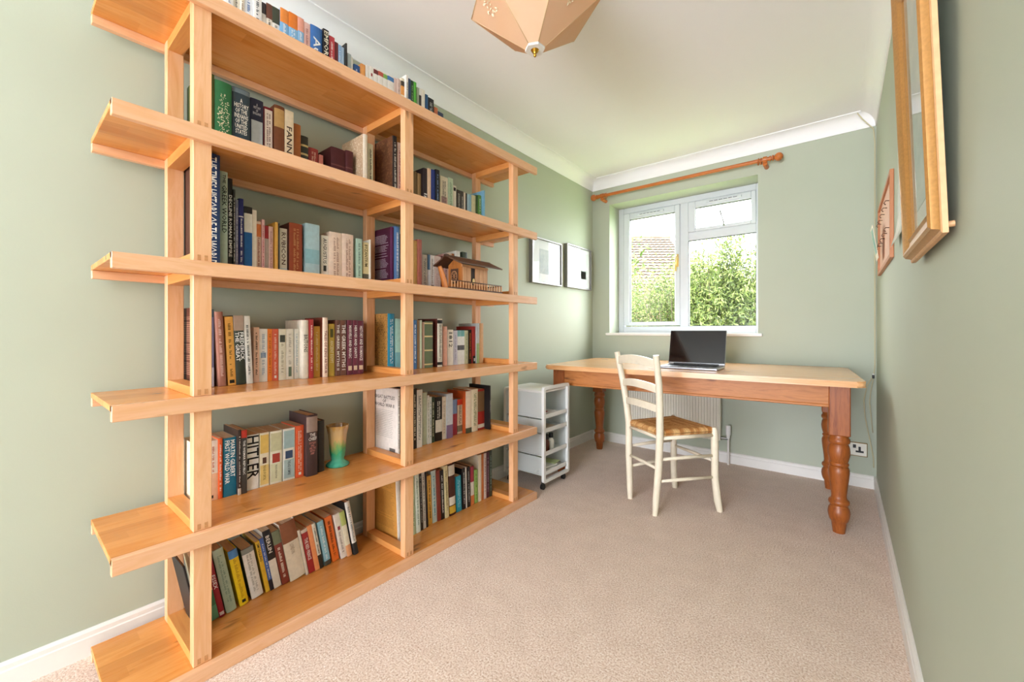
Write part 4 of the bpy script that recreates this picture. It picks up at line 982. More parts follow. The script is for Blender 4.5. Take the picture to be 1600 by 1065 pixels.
# ================================================================== trolley of drawers
frost = bpy.data.materials.new('frosted_plastic')
nt, ns, ls, b = nodes_of(frost)
b.inputs['Base Color'].default_value = lin('f4f8f6')
b.inputs['Roughness'].default_value = .4
b.inputs['Subsurface Weight'].default_value = 0
tl = ns.new('ShaderNodeBsdfTranslucent'); tl.inputs[0].default_value = lin('f6faf8')
tp = ns.new('ShaderNodeBsdfTransparent'); tp.inputs[0].default_value = (.9, .93, .93, 1)
m1 = ns.new('ShaderNodeMixShader'); m1.inputs[0].default_value = .3
m2 = ns.new('ShaderNodeMixShader'); m2.inputs[0].default_value = .22
ls.new(b.outputs[0], m1.inputs[1]); ls.new(tl.outputs[0], m1.inputs[2])
ls.new(m1.outputs[0], m2.inputs[1]); ls.new(tp.outputs[0], m2.inputs[2])
ls.new(m2.outputs[0], ns['Material Output'].inputs['Surface'])
whitep = plain('f0f0ec', .35, name='white_plastic', var=.01)
blackr = plain('191919', .5, name='black_rubber', var=0)
TX0, TX1, TY0, TY1, TB, TT = .05, .378, 2.245, 2.55, .05, .625
tr_ = thing('storage_trolley', 'white frosted plastic storage trolley on black castors beside the table', 'trolley', ((TX0 + TX1) / 2, (TY0 + TY1) / 2, 0))
TO = tuple(-v for v in tr_.location)
def yz_ring(x0, x1, y0, y1, z0, z1, t, r):
    bm = NB()
    outer = rrect(y0, y1, z0, z1, r); inner = rrect(y0 + t, y1 - t, z0 + t, z1 - t, max(.002, r - t * .5))
    for x in (x0, x1): pass
    vo = [[bm.verts.new((x, *p)) for p in outer] for x in (x0, x1)]
    vi = [[bm.verts.new((x, *p)) for p in inner] for x in (x0, x1)]
    n = len(outer)
    for i in range(n):
        j = (i + 1) % n
        bm.faces.new((vo[0][i], vo[0][j], vo[1][j], vo[1][i])); bm.faces.new((vi[0][i], vi[1][i], vi[1][j], vi[0][j]))
        bm.faces.new((vo[0][i], vi[0][i], vi[0][j], vo[0][j])); bm.faces.new((vo[1][i], vo[1][j], vi[1][j], vi[1][i]))
    return bm
obj('front_frame', yz_ring(TX1 - .018, TX1, TY0, TY1, TB, TT + .03, .02, .018), whitep, tr_, 40, off=TO)
obj('back_frame', yz_ring(TX0, TX0 + .018, TY0, TY1, TB, TT + .003, .02, .018), whitep, tr_, 40, off=TO)
tiers = [.10, .222, .368, .458]
for k, z in enumerate(tiers):
    zt = (tiers + [TT])[k + 1] - .012
    for y in (TY0 + .004, TY1 - .0075):
        sp = obj('side_panel', bx(TX0 + .018, TX1 - .018, y, y + .0035, z, zt), frost, tr_, off=TO)
        obj('panel_rib', bx(TX0 + .018, TX1 - .018, y - .003, y + .006, z - .004, z + .006, bev=.0015), frost, sp, off=TO)
    td = obj('tray', bx(TX0 + .016, TX1 - .004, TY0 + .008, TY1 - .008, z - .003, z), frost, tr_, off=TO)
    obj('tray_lip', bx(TX1 - .012, TX1 - .006, TY0 + .02, TY1 - .02, z - .006, z + .022, bev=.002), whitep, td, off=TO)
obj('lid', bx(TX0 + .004, TX1 - .016, TY0 + .004, TY1 - .004, TT - .012, TT + .004, bev=.004), whitep, tr_, off=TO)
for x in (TX0 + .03, TX1 - .03):
    for y in (TY0 + .03, TY1 - .03):
        bm = NB(); tube(bm, [(x - .009, y, .0185), (x + .009, y, .0185)], .0185, 14)
        cs = obj('castor', bm, blackr, tr_, 40, off=TO)
        bm = NB(); tube(bm, [(x, y, .02), (x, y, TB + .012)], .009, 8)
        obj('castor_stem', bm, blackr, cs, 40, off=TO)
# what stands in the trolley
def paperpile(name, label, cat, x, y, z, sx, sy, n, col, rz):
    o = thing(name, label, cat, (x, y, z), R(rz))
    for i in range(n):
        q = random.Random(i + int(z * 1000))
        s = obj('sheet', bx(-sx / 2, sx / 2, -sy / 2, sy / 2, 0, .0025), plain(col, .7, var=.01), o)
        s.location = (q.uniform(-.01, .01), q.uniform(-.006, .006), i * .003); s.rotation_euler = (0, 0, R(q.uniform(-5, 5)))
    return o
paperpile('paper_pile', 'loose white papers on the top tray of the storage trolley', 'papers', .24, 2.37, tiers[3] + .0005, .2, .16, 6, 'f0eeea', 4)
o = thing('envelope', 'white envelope with red print on the trolley papers', 'envelope', (.26, 2.345, tiers[3] + .0195), R(14))
obj('sheet', bx(-.08, .08, -.045, .045, 0, .003), plain('eeeae6', .7, var=.01), o)
obj('print', bx(.03, .07, -.03, .01, .003, .0034), plain('c43a2a', .6, var=0), o)
paperpile('notepad', 'beige notepads on the second trolley tray', 'notepad', .25, 2.37, tiers[2] + .0005, .19, .15, 4, 'dccbb2', -6)
paperpile('paper_pile', 'white booklets on the lowest tray of the storage trolley', 'papers', .25, 2.35, tiers[0] + .0005, .2, .17, 12, 'ecece4', -12)
o = thing('plastic_folder', 'pale green folder leaning in the lowest trolley tray', 'folder', (.27, 2.43, tiers[0] + .0385), R(5))
obj('sheet', bx(-.09, .09, -.05, .03, 0, .004, bev=.001), plain('c8d89a', .5, var=.02), o)
def bottle(label, y, x, col, z):
    o = thing('bottle', label, 'bottle', (x, y, z), 0, 'bottles in the trolley')
    bm = NB(); lathe(bm, [(.017, 0), (.02, .004), (.02, .055), (.018, .066), (.011, .076), (.011, .082)], 16)
    obj('body', bm, plain(col, .2, var=.02), o, 40)
    bm = NB(); lathe(bm, [(.0145, .08), (.0145, .108), (.013, .11)], 16)
    obj('cap', bm, blackr, o, 40)
bottle('brown glass bottle with black cap in the trolley', 2.352, .325, '6a3424', tiers[1] + .0005)
bottle('white lotion bottle with black cap in the trolley', 2.405, .325, 'f0ece0', tiers[1] + .0005)
o = thing('photo_box', 'small dark patterned box behind the bottles in the trolley', 'box', (.25, 2.33, tiers[1] + .0005), R(8))
obj('body', bx(-.05, .05, -.05, .045, 0, .085, bev=.002), plain('4a3a3c', .5, var=.5, scale=90), o)
obj('lid', bx(-.052, .052, -.052, .047, .085, .093, bev=.001), plain('8a3a34', .5, var=.2), o)

# ================================================================== pictures on the left wall
pewter = plain('8a8784', .35, .6, name='pewter_frame', var=.03)
mount = plain('eceff2', .6, name='picture_mount', var=.01)
pglass = bpy.data.materials.new('picture_glass')
nt, ns, ls, b = nodes_of(pglass); ns.remove(b)
tr = ns.new('ShaderNodeBsdfTransparent'); gl = ns.new('ShaderNodeBsdfGlossy'); mx = ns.new('ShaderNodeMixShader')
fr = ns.new('ShaderNodeFresnel'); fr.inputs[0].default_value = 1.5; gl.inputs['Roughness'].default_value = .03
GEO(nt, fr, mx); ls.new(tr.outputs[0], mx.inputs[1]); ls.new(gl.outputs[0], mx.inputs[2])
ls.new(mx.outputs[0], ns['Material Output'].inputs['Surface'])
def art(name, a, b_, sc=14):
    m = bpy.data.materials.new(name)
    nt, ns, ls, b = nodes_of(m)
    n = noise(nt, sc, 5, .65, coords(nt))
    ls.new(ramp(nt, n.outputs['Fac'], [(.35, lin(a)), (.65, lin(b_))]), b.inputs['Base Color'])
    b.inputs['Roughness'].default_value = .6
    return m
def picture(label, y0, y1, z0, z1, pics):
    o = thing('framed_picture', label, 'picture', (0, (y0 + y1) / 2, z0), 0, 'pewter framed pictures on the left wall')
    off = (0, -(y0 + y1) / 2, -z0)
    bm = NB(); f = .012
    for a in ((y0, y0 + f, z0, z1), (y1 - f, y1, z0, z1), (y0 + f, y1 - f, z0, z0 + f), (y0 + f, y1 - f, z1 - f, z1)):
        box(bm, .001, .032, a[0], a[1], a[2], a[3], .0015)
    obj('frame', bm, pewter, o, off=off)
    obj('mount', bx(.002, .014, y0 + f, y1 - f, z0 + f, z1 - f), mount, o, off=off)
    for a, m in pics:
        obj('print', bx(.0142, .0148, *a), m, o, off=off)
    obj('picture_glass', bx(.022, .0235, y0 + f, y1 - f, z0 + f, z1 - f), pglass, o, off=off)
picture('square pewter framed print nearer the bookshelf on left wall', 2.60, 3.02, 1.37, 1.72, [((2.72, 2.90, 1.45, 1.64), art('grey_landscape', 'b0bcc4', 'd2d8d8'))])
picture('square pewter framed print nearer the window on left wall', 3.10, 3.53, 1.375, 1.745, [((3.33, 3.48, 1.42, 1.70), art('pale_panel', 'd4dcda', 'dfe6e4')), ((3.36, 3.45, 1.47, 1.54), art('grey_sketch', '8a9494', 'c4cccc', 40))])

# ================================================================== gilt framed painting on the right wall
gilt = plain('b8864a', .36, .3, name='gilt_frame', var=.1, scale=160)
gilt2 = plain('d8a878', .5, .05, name='pale_frame_back', var=.08, scale=60)
PYN, PYF, PZ0, PZ1 = 1.212, 1.655, 1.19, 1.93
gp = thing('gilt_painting', 'large tilted gilt framed watercolour on the right wall', 'painting', (W - .014, (PYN + PYF) / 2, PZ0))
gp.rotation_euler = (0, R(-2.0), 0)
hw, hh = (PYF - PYN) / 2, PZ1 - PZ0
mp = [(.0, .006), (.009, .006), (.012, .009), (.022, .012), (.026, .018), (.024, .026), (.016, .036), (.014, .048), (.018, .054), (.012, .060), (.010, .066), (0, .066)]
mpb = [(0, 0), (.008, 0), (.010, .003), (.010, .0065), (0, .0065)]  # depth from wall, distance from outer edge
def mould(place, mp=mp):
    bm = NB()
    rg = [[bm.verts.new(place(d_, e_, k)) for d_, e_ in mp] for k in (0, 1)]
    n = len(mp)
    for i in range(n):
        bm.faces.new((rg[0][i], rg[1][i], rg[1][(i + 1) % n], rg[0][(i + 1) % n]))
    bm.faces.new(rg[0]); bm.faces.new(list(reversed(rg[1])))
    return bm
for pl in (lambda d_, e_, k: (-d_, -hw + e_, hh - e_ if k else e_), lambda d_, e_, k: (-d_, hw - e_, hh - e_ if k else e_),
           lambda d_, e_, k: (-d_, hw - e_ if k else -hw + e_, e_), lambda d_, e_, k: (-d_, hw - e_ if k else -hw + e_, hh - e_)):
    fs = obj('frame_side', mould(pl), gilt, gp, 30)
    obj('frame_edge', mould(pl, mpb), gilt2, fs)
for s in (-1, 1):
    bm = NB(); tube(bm, [(-.002, s * (hw - .03), .02), (.0125, s * (hw - .03), .02)], .006, 10); obj('wall_bumper', bm, gilt2, gp, 40)
obj('mount', bx(-.006, -.002, -hw + .06, hw - .06, .06, hh - .06), plain('dfe0d4', .6, var=.02), gp)
obj('watercolour', bx(-.0075, -.0062, -hw + .10, hw - .10, .11, hh - .11), art('watercolour', '9ab0ac', 'd8dccb', 6), gp)
obj('picture_glass', bx(-.0105, -.0095, -hw + .062, hw - .062, .062, hh - .062), pglass, gp)

# ---- paper sheet and key rack beyond it
ps = thing('poster_sheet', 'pale curling drawing on paper behind the gilt painting', 'drawing', (W - .001, 2.09, 1.33))
rows = []; bm = NB()
for i in range(11):
    z = .56 * i / 10
    curl = .02 * max(0, 1 - z / .12) ** 2
    rows.append([bm.verts.new((-.002 - curl * (j / 6), -.18 + .36 * j / 6, z + .03 * (1 - j / 6) * (1 if i == 0 else 0))) for j in range(7)])
for a, b_ in zip(rows, rows[1:]):
    for j in range(6): bm.faces.new((a[j], a[j + 1], b_[j + 1], b_[j]))
o = obj('sheet', bm, art('pencil_drawing', 'c8ccc0', 'f0eee4', 9), ps, True)
sm = o.modifiers.new('thickness', 'SOLIDIFY'); sm.thickness = .0008
kr = thing('key_rack', 'shallow wooden key rack with hooks and hanging card on right wall', 'key rack', (W, 2.83, 1.315))
bm = NB()
rw = wood('rack_wood', 'cc8a58', 'b8703c', '6a3c18', 2, .45, knots=.3)
for a in ((-.38, -.362, 0, .37), (.362, .38, 0, .37), (-.362, .362, 0, .018), (-.362, .362, .352, .37)):
    box(bm, -.014, -.0005, *a, .001)
obj('frame', bm, rw, kr)
obj('back_panel', bx(-.005, -.0005, -.362, .362, .018, .352), plain('e4b49a', .6, var=.04), kr)
for y in (-.24, -.1, .04, .18, .28):
    for z in (.27, .15):
        bm = NB(); tube(bm, [(-.004, y, z), (-.018, y, z + .002), (-.024, y, z - .008), (-.018, y, z - .016)], .0022, 6)
        obj('hook', bm, plain('6a4a38', .4, .6, var=0), kr, True)
cd = thing('hanging_card', 'small sea-green card hanging from the key rack', 'card', (W - .026, 2.93, 1.375))
bm = NB(); box(bm, -.0015, 0, -.05, .11, 0, .17); obj('card', bm, plain('e6dcc4', .6, var=.02), cd)
obj('print', bx(-.0019, -.0014, -.035, .095, .03, .16), art('sea_print', '6a9a92', 'a8c0a8', 20), cd)
cd.rotation_euler = (0, R(-8), 0)

# ================================================================== curtain pole
orange_w = wood('pole_wood', 'cc7a34', 'b8621e', '7a3c12', 0, .35, knots=.2)
cp = thing('curtain_pole', 'orange wooden curtain pole with ball finials above the window', 'curtain pole', (.77, 3.52, 2.222))
def xt(bm, prof, x0=0):
    rings = []
    for x, r in prof:
        rings.append([bm.verts.new((x0 + x, r * math.cos(2 * PI * i / 14), r * math.sin(2 * PI * i / 14))) for i in range(14)])
    for a, b_ in zip(rings, rings[1:]):
        for i in range(14): bm.faces.new((a[i], a[(i + 1) % 14], b_[(i + 1) % 14], b_[i]))
    bm.faces.new(rings[0]); bm.faces.new(rings[-1])
bm = NB(); xt(bm, [(-.665, .0135), (.665, .0135)]); obj('pole', bm, orange_w, cp, 50)
for s in (-1, 1):
    bm = NB()
    pr = [(.66, .0135), (.66, .018), (.668, .018), (.668, .012), (.674, .012), (.678, .020), (.683, .020), (.686, .014)]
    for i in range(11):
        a = PI * i / 10
        pr.append((.714 - .027 * math.cos(a), max(.004, .029 * math.sin(a)) if i else .014))
    xt(bm, [(s * x, r) for x, r in pr]); obj('finial', bm, orange_w, cp, 50)
    xb = s * .632
    bm = NB(); tube(bm, [(xb, .083, -.03), (xb, .02, -.03), (xb, 0, -.028)], .015, 12)
    br = obj('bracket', bm, orange_w, cp, 50)
    bm = NB(); xt(bm, [(xb - .012, .021), (xb + .012, .021)]); obj('cup', bm, orange_w, br, 50)
    for q in (.018, .034):
        rx = xb - s * (q + .006)
        bm = NB()
        tube(bm, [(rx + .002 * math.sin(a), .022 * math.cos(a), .022 * math.sin(a) - .006) for a in [2 * PI * i / 16 for i in range(17)]], .0035, 6)
        obj('ring', bm, orange_w, cp, True)

# ================================================================== radiator
radm = plain('e8e2d0', .4, name='radiator_enamel', var=.01)
ra = thing('radiator', 'cream ribbed panel radiator under the window behind the table', 'radiator', (.75, D, .155))
bm = NB()
n = 34; x0, x1 = -.36, .36
pts = []
for i in range(n):
    a = x0 + (x1 - x0) * i / n; w = (x1 - x0) / n
    pts += [(a, -.075), (a + w * .62, -.075), (a + w * .72, -.068), (a + w * .9, -.068)]
pts += [(x1, -.075), (x1, -.03), (x0, -.03)]
prism(bm, pts, 2, .02, .43)
obj('panel', bm, radm, ra)
obj('top_grille', bx(x0, x1, -.078, -.012, .43, .445, bev=.003), radm, ra)
for s in (x0 + .1, x1 - .1):
    obj('wall_bracket', bx(s - .015, s + .015, -.03, 0, .05, .4), radm, ra)
bm = NB(); tube(bm, [(x1 - .005, -.05, .04), (x1 + .05, -.05, .04)], .011, 10)
vl = obj('valve', bm, steel, ra, 50)
bm = NB(); lathe(bm, [(.012, 0), (.013, .02), (.017, .026), (.018, .06), (.017, .09), (.012, .096)], 14, x1 + .05, -.05, .045); obj('valve_cap', bm, whitep, vl, 40)
bm = NB(); tube(bm, [(x1 + .05, -.05, .045), (x1 + .05, -.05, -.155)], .0075, 10); obj('pipe', bm, gloss_m, vl, 50)
obj('drain_cap', bx(x0 - .02, x0, -.056, -.044, .03, .05, bev=.003), blackr, ra)

# ================================================================== socket and cables
so = thing('wall_socket', 'brass edged white double socket low on the window wall', 'socket', (1.882, D, .24))
obj('plate', bx(-.075, .075, -.006, 0, -.045, .045, bev=.002), plain('8a6c34', .35, .7, var=0), so)
obj('face', bx(-.071, .071, -.008, -.004, -.04, .04, bev=.001), plain('f2eee2', .35, var=0), so)
for x in (-.036, .036):
    bm = NB(); box(bm, x - .006, x + .006, -.0086, -.0078, -.002, .018); box(bm, x - .02, x - .006, -.0086, -.0078, -.02, -.008); box(bm, x + .006, x + .02, -.0086, -.0078, -.02, -.008); box(bm, x - .006, x + .006, -.0086, -.0078, -.02, -.002)
    obj('pin_hole', bm, blackr, so)
    obj('rocker_switch', bx(x - .034, x - .018, -.0105, -.0075, .008, .03, bev=.001), blackr, so)
cbm = plain('cfc6a0', .5, name='cable_sheath', var=0)
bm = NB()
tube(bm, [(1.905, D - .085, H - .014), (1.93, D - .06, H - .05), (1.985, D - .012, 2.29), (1.992, D - .008, 2.2), (1.992, D - .007, 1.4), (1.992, D - .007, .78),
          (1.985, D - .01, .72), (1.955, D - .015, .66), (1.938, D - .02, .56), (1.945, D - .02, .45), (1.965, D - .018, .33), (1.985, D - .016, .2), (1.986, D - .018, .14)], .0032, 6)
tag(obj('aerial_cable', bm, cbm, None, True), 'thin cream cable running down the right corner of window wall', 'cable')
bm = NB()
tube(bm, [(1.984, D - .012, .70), (1.972, D - .014, .62), (1.966, D - .014, .55), (1.975, D - .014, .45), (1.982, D - .012, .36)], .0028, 6)
tag(obj('telephone_cable', bm, cbm, None, True), 'short cream cable loop beside the corner above the socket', 'cable')
cj = thing('cable_joiner', 'small dark cable connector in the corner above the socket', 'connector', (1.984, D - .013, .705))
obj('body', bx(-.006, .006, -.006, .006, 0, .022, bev=.002), blackr, cj)
obj('collar', bx(-.0045, .0045, -.0045, .0045, .022, .03, bev=.001), whitep, cj)

# ================================================================== pendant lamp
shade = bpy.data.materials.new('peach_lamp_fabric')
nt, ns, ls, b = nodes_of(shade)
n = noise(nt, 6, 2, .5, coords(nt))
ls.new(ramp(nt, n.outputs['Fac'], [(.3, lin('f6d8ae')), (.7, lin('f8e2c4'))]), b.inputs['Base Color'])
b.inputs['Roughness'].default_value = .6
tl = ns.new('ShaderNodeBsdfTranslucent'); tl.inputs[0].default_value = lin('f8cf98')
m1 = ns.new('ShaderNodeMixShader'); m1.inputs[0].default_value = .45
ls.new(b.outputs[0], m1.inputs[1]); ls.new(tl.outputs[0], m1.inputs[2])
ls.new(m1.outputs[0], ns['Material Output'].inputs['Surface'])
la = thing('pendant_lamp', 'peach hexagonal fabric pendant lampshade with brass finial on ceiling', 'lamp', (.95, 1.348, 2.012))
def hexp(r, z): return [(r * math.cos(R(25 + 60 * i)), r * math.sin(R(25 + 60 * i)), z) for i in range(6)]
rim, capr, top = hexp(.245, .185), hexp(.036, .035), hexp(.10, .34)
piping = plain('e2c08c', .5, name='lamp_piping', var=.03)
for i in range(6):
    j = (i + 1) % 6
    for nm, A, B in (('lower_panel', capr, rim), ('upper_panel', rim, top)):
        bm = NB()
        bm.faces.new([bm.verts.new(p) for p in (A[i], A[j], B[j], B[i])])
        bmesh.ops.subdivide_edges(bm, edges=bm.edges[:], cuts=3, use_grid_fill=True)
        p = obj(nm, bm, shade, la)
        md = p.modifiers.new('thickness', 'SOLIDIFY'); md.thickness = .0015
        if nm == 'lower_panel' and i % 2 == 1:
            # applied flower spray near the rim
            c0 = (Vector(A[i]) + Vector(A[j])) / 2; c1 = (Vector(B[i]) + Vector(B[j])) / 2
            up = (c1 - c0).normalized(); sd = (Vector(B[j]) - Vector(B[i])).normalized(); nn = sd.cross(up)
            if nn.z > 0: nn = -nn
            bm = NB()
            for q in range(26):
                rq = random.Random(q + i * 50)
                f = c0 + (c1 - c0) * rq.uniform(.62, .97) + sd * rq.uniform(-.022, .022)
                an = rq.uniform(0, 2 * PI); dd = up * math.cos(an) + sd * math.sin(an); ee = nn.cross(dd)
                L, w = rq.uniform(.008, .016), .0032
                vs = [bm.verts.new(f + nn * .003), bm.verts.new(f + dd * L * .5 + ee * w + nn * .006), bm.verts.new(f + dd * L + nn * .004), bm.verts.new(f + dd * L * .5 - ee * w + nn * .006)]
                bm.faces.new(vs)
            fl = obj('flower_applique', bm, plain('f4e4c4', .5, var=.15, scale=200), p)
    bm = NB(); tube(bm, [capr[i], rim[i], top[i]], .0022, 6); obj('rib', bm, piping, la, True)
    bm = NB(); tube(bm, [rim[i], rim[j]], .0028, 6); obj('rim_piping', bm, piping, la, True)
bm = NB(); prism(bm, [(p[0], p[1]) for p in hexp(.037, 0)], 2, .026, .038); obj('hexagon_cap', bm, whitep, la)
bm = NB(); lathe(bm, [(.001, 0), (.006, .006), (.0055, .010), (.004, .014), (.010, .018), (.012, .024), (.019, .028), (.02, .032)], 14)
obj('brass_finial', bm, plain('c89a3a', .25, .9, name='brass', var=0), la, True)
bm = NB(); tube(bm, [(0, 0, .03), (0, 0, .386)], .005, 8); obj('lamp_rod', bm, brass, la, True)
bm = NB(); lathe(bm, [(.05, .366), (.048, .384), (.045, .3878)], 18); obj('ceiling_rose', bm, whitep, la, 40)

# ================================================================== vase
vm = bpy.data.materials.new('dripped_green_glaze')
nt, ns, ls, b = nodes_of(vm)
t = ns.new('ShaderNodeTexCoord'); sep = ns.new('ShaderNodeSeparateXYZ'); ls.new(t.outputs['Object'], sep.inputs[0])
n = noise(nt, 38, 4, .6, coords(nt, (1, 1, .35)))
add = ns.new('ShaderNodeMath'); add.operation = 'MULTIPLY_ADD'; ls.new(n.outputs['Fac'], add.inputs[0]); add.inputs[1].default_value = .09
ls.new(sep.outputs[2], add.inputs[2])
ls.new(ramp(nt, add.outputs[0], [(.03, lin('1f8a6c')), (.075, lin('5cc0a0')), (.105, lin('3fa878')), (.125, lin('8ab064')), (.15, lin('d8b478')), (.19, lin('c8a878')), (.22, lin('b4873c'))]), b.inputs['Base Color'])
b.inputs['Roughness'].default_value = .15
va = thing('vase', 'fluted pottery vase dripping green below cream beside the black book', 'vase', (.135, 1.028, ZS['E'] + .0005))
def flute(a, z): return 1 + .035 * math.cos(6 * a) * (1 if z > .02 else 0)
bm = NB(); lathe(bm, [(.046, 0), (.048, .004), (.044, .010), (.028, .020), (.025, .028), (.029, .045), (.032, .07), (.033, .10), (.036, .13), (.041, .155), (.045, .172), (.042, .172), (.036, .15), (.03, .11), (.026, .06), (.01, .05)], 36, wob=flute)
obj('body', bm, vm, va, 60)

# ================================================================== carved wooden house
hwood = wood('ornament_wood', 'c8803c', 'a8602a', '5a2c10', 2, .45, knots=.3, fine=3)
hdark = wood('ornament_dark_wood', '6a4a36', '553a2c', '2c1a10', 1, .5, knots=.3, fine=3)
hpale = wood('ornament_pale_wood', 'e0ac7c', 'd09a68', '6a3c18', 2, .45, knots=.2, fine=3)
ho = thing('carved_house', 'carved wooden chalet ornament with dark roof and railed deck', 'ornament', (.322, 1.632, ZS['C'] + .0005))
obj('deck', bx(-.075, .075, -.185, .19, 0, .008, bev=.002), hdark, ho)
hb = obj('house_wall', bx(-.045, .05, -.095, .095, .008, .128, bev=.001), hwood, ho)
bm = NB()
for i in range(6):
    y = -.088 + i * .0297
    if i == 2: continue
    box(bm, .050, .0525, y, y + .0275, .03, .115, .0006)
obj('wall_plank', bm, hpale, hb)
obj('doorway', bx(.0498, .0512, -.0285, -.003, .03, .115), plain('2a1c14', .7, var=0), hb)
bm = NB(); ball(bm, (.0525, -.012, .05), .009, 10, (.4, 1, 1.6)); obj('door_figure', bm, plain('e0c080', .5, var=0), hb, True)
wn = obj('carved_window', bx(-.025, .028, -.0985, -.0945, .035, .108, bev=.001), hdark, hb)
bm = NB(); tube(bm, [(.0015 + .02 * math.cos(a), -.0995, .07 + .026 * math.sin(a)) for a in [2 * PI * i / 18 for i in range(19)]], .0022, 6)
for k in range(4):
    a = PI * k / 4
    tube(bm, [(.0015 - .02 * math.cos(a), -.0995, .07 - .026 * math.sin(a)), (.0015 + .02 * math.cos(a), -.0995, .07 + .026 * math.sin(a))], .0014, 5)
obj('fretwork', bm, hpale, wn, True)
obj('eaves_board', bx(.05, .054, -.095, .095, .116, .128), hpale, hb)
bm = NB(); prism(bm, [(-.045, .128), (.05, .128), (.0025, .162)], 1, -.0945, -.09); obj('gable', bm, hwood, hb)
for s, nm in ((1, 'roof_slope'), (-1, 'roof_slope')):
    bm = NB(); prism(bm, [(.0025 - s * .003, .172), (.0025 + s * .092, .128), (.0025 + s * .092, .122), (.0025 - s * .003, .164)], 1, -.155, .165)
    obj(nm, bm, hdark, ho)
for s in (1, -1):
    bm = NB(); prism(bm, [(.0025 - s * .006, .174), (.0025 + s * .022, .160), (.0025 + s * .022, .154), (.0025 - s * .006, .166)], 1, -.162, -.14); obj('ridge_finial', bm, hdark, ho)
bm = NB(); tube(bm, [(.045, -.196, .004), (.045, -.206, .04), (.045, -.224, .085), (.045, -.232, .1)], .01, 8, rad=[.012, .011, .009, .007], flat=(1.6, (1, 0, 0))); obj('prow_post', bm, hwood, ho, 50)
for x in (-.07, .07):
    bm = NB(); ys = -.18 if x > 0 else .005
    tube(bm, [(x, ys, .04), (x, .186, .04)], .003, 6); rl = obj('handrail', bm, hdark, ho, True)
    for i in range(20):
        y = -.178 + i * .0191
        if y < ys: continue
        obj('baluster', bx(x - .0018, x + .0018, y - .0022, y + .0022, .007, .04), hpale, rl)
bm = NB(); tube(bm, [(-.07, .186, .04), (.07, .186, .04)], .003, 6); rl = obj('handrail', bm, hdark, ho, True)
for i in range(8):
    x = -.065 + i * .0186
    obj('baluster', bx(x - .0022, x + .0022, .184, .188, .007, .04), hpale, rl)

# ================================================================== outside: garden and neighbouring house
lawn = bpy.data.materials.new('lawn')
nt, ns, ls, b = nodes_of(lawn)
n = noise(nt, 6, 5, .7, coords(nt))
ls.new(ramp(nt, n.outputs['Fac'], [(.3, lin('6f8a42')), (.7, lin('93a860'))]), b.inputs['Base Color'])
b.inputs['Roughness'].default_value = .9
GZ = -2.7
struct('garden_ground', bx(-40, 25, D + .3, 60, GZ - .2, GZ), lawn)

import numpy as np
def leafmat(name, a, b_, c):
    m = bpy.data.materials.new(name)
    nt, ns, ls, b = nodes_of(m)
    at = ns.new('ShaderNodeAttribute'); at.attribute_name = 'tint'
    sp = ns.new('ShaderNodeSeparateColor'); ls.new(at.outputs['Color'], sp.inputs[0])
    col = ramp(nt, sp.outputs[0], [(0, lin(a)), (.5, lin(b_)), (1, lin(c))])
    ls.new(col, b.inputs['Base Color'])
    b.inputs['Roughness'].default_value = .45
    tl = ns.new('ShaderNodeBsdfTranslucent'); ls.new(col, tl.inputs[0])
    mx = ns.new('ShaderNodeMixShader'); mx.inputs[0].default_value = .4
    ls.new(b.outputs[0], mx.inputs[1]); ls.new(tl.outputs[0], mx.inputs[2])
    ls.new(mx.outputs[0], ns['Material Output'].inputs['Surface'])
    return m
bark = plain('4e4632', .8, name='bark', var=.2, scale=20)
def shrub(label, base, stems, leaf_len, leaf_w, per_m, mat, seed, up=.75):
    """stems: list of polylines (world). leaves set along each stem"""
    rs = np.random.RandomState(seed)
    o = thing('garden_shrub', label, 'shrub', base, 0, 'shrubs outside the window')
    off = np.array(base)
    bm = NB()
    V, F, T = [], [], []
    for st, spread in stems:
        P = np.array(st, float)
        tube(bm, [tuple(p - off) for p in P], .009, 5, rad=[.009 - .007 * i / (len(P) - 1) for i in range(len(P))])
        seg = np.diff(P, axis=0); L = np.linalg.norm(seg, axis=1)
        n = int(per_m * L.sum())
        idx = rs.choice(len(L), n, p=L / L.sum()); f = rs.rand(n, 1)
        pos = P[idx] + seg[idx] * f
        pos += rs.normal(0, 1, (n, 3)) * spread
        d = rs.normal(0, 1, (n, 3)); d[:, 2] = d[:, 2] * .7 + up
        d /= np.linalg.norm(d, axis=1, keepdims=True)
        s = np.cross(d, rs.normal(0, 1, (n, 3))); s /= np.linalg.norm(s, axis=1, keepdims=True)
        nn = np.cross(d, s)
        ll = leaf_len * rs.uniform(.6, 1.25, (n, 1)); ww = leaf_w * rs.uniform(.7, 1.2, (n, 1))
        p = pos - off
        q = np.stack([p, p + d * ll * .45 + s * ww + nn * ww * .5, p + d * ll - nn * ll * .06, p + d * ll * .45 - s * ww + nn * ww * .5], 1)
        V.append(q.reshape(-1, 3)); T.append(np.repeat(rs.rand(n), 4))
    obj('stem', bm, bark, o, True)
    V = np.concatenate(V); T = np.concatenate(T)
    nl = len(V) // 4
    F = []
    k = np.arange(nl) * 4
    F = np.stack([k, k + 1, k + 2, k, k + 2, k + 3], 1).reshape(-1, 3)
    me = bpy.data.meshes.new('foliage'); me.from_pydata(V.tolist(), [], F.tolist())
    a = me.color_attributes.new('tint', 'FLOAT_COLOR', 'POINT')
    c = np.ones((len(V), 4), np.float32); c[:, :3] = T[:, None]
    a.data.foreach_set('color', c.ravel())
    f = link('foliage', me, mat, o)
    f['kind'] = 'stuff'
    return o
CX, CY, CZ = 1.8329, .1128, 1.0077
def at(u, dist):
    """ground position seen in the direction of horizontal angle u (degrees left of +Y) at a distance"""
    return CX - dist * math.sin(R(u)), CY + dist * math.cos(R(u))
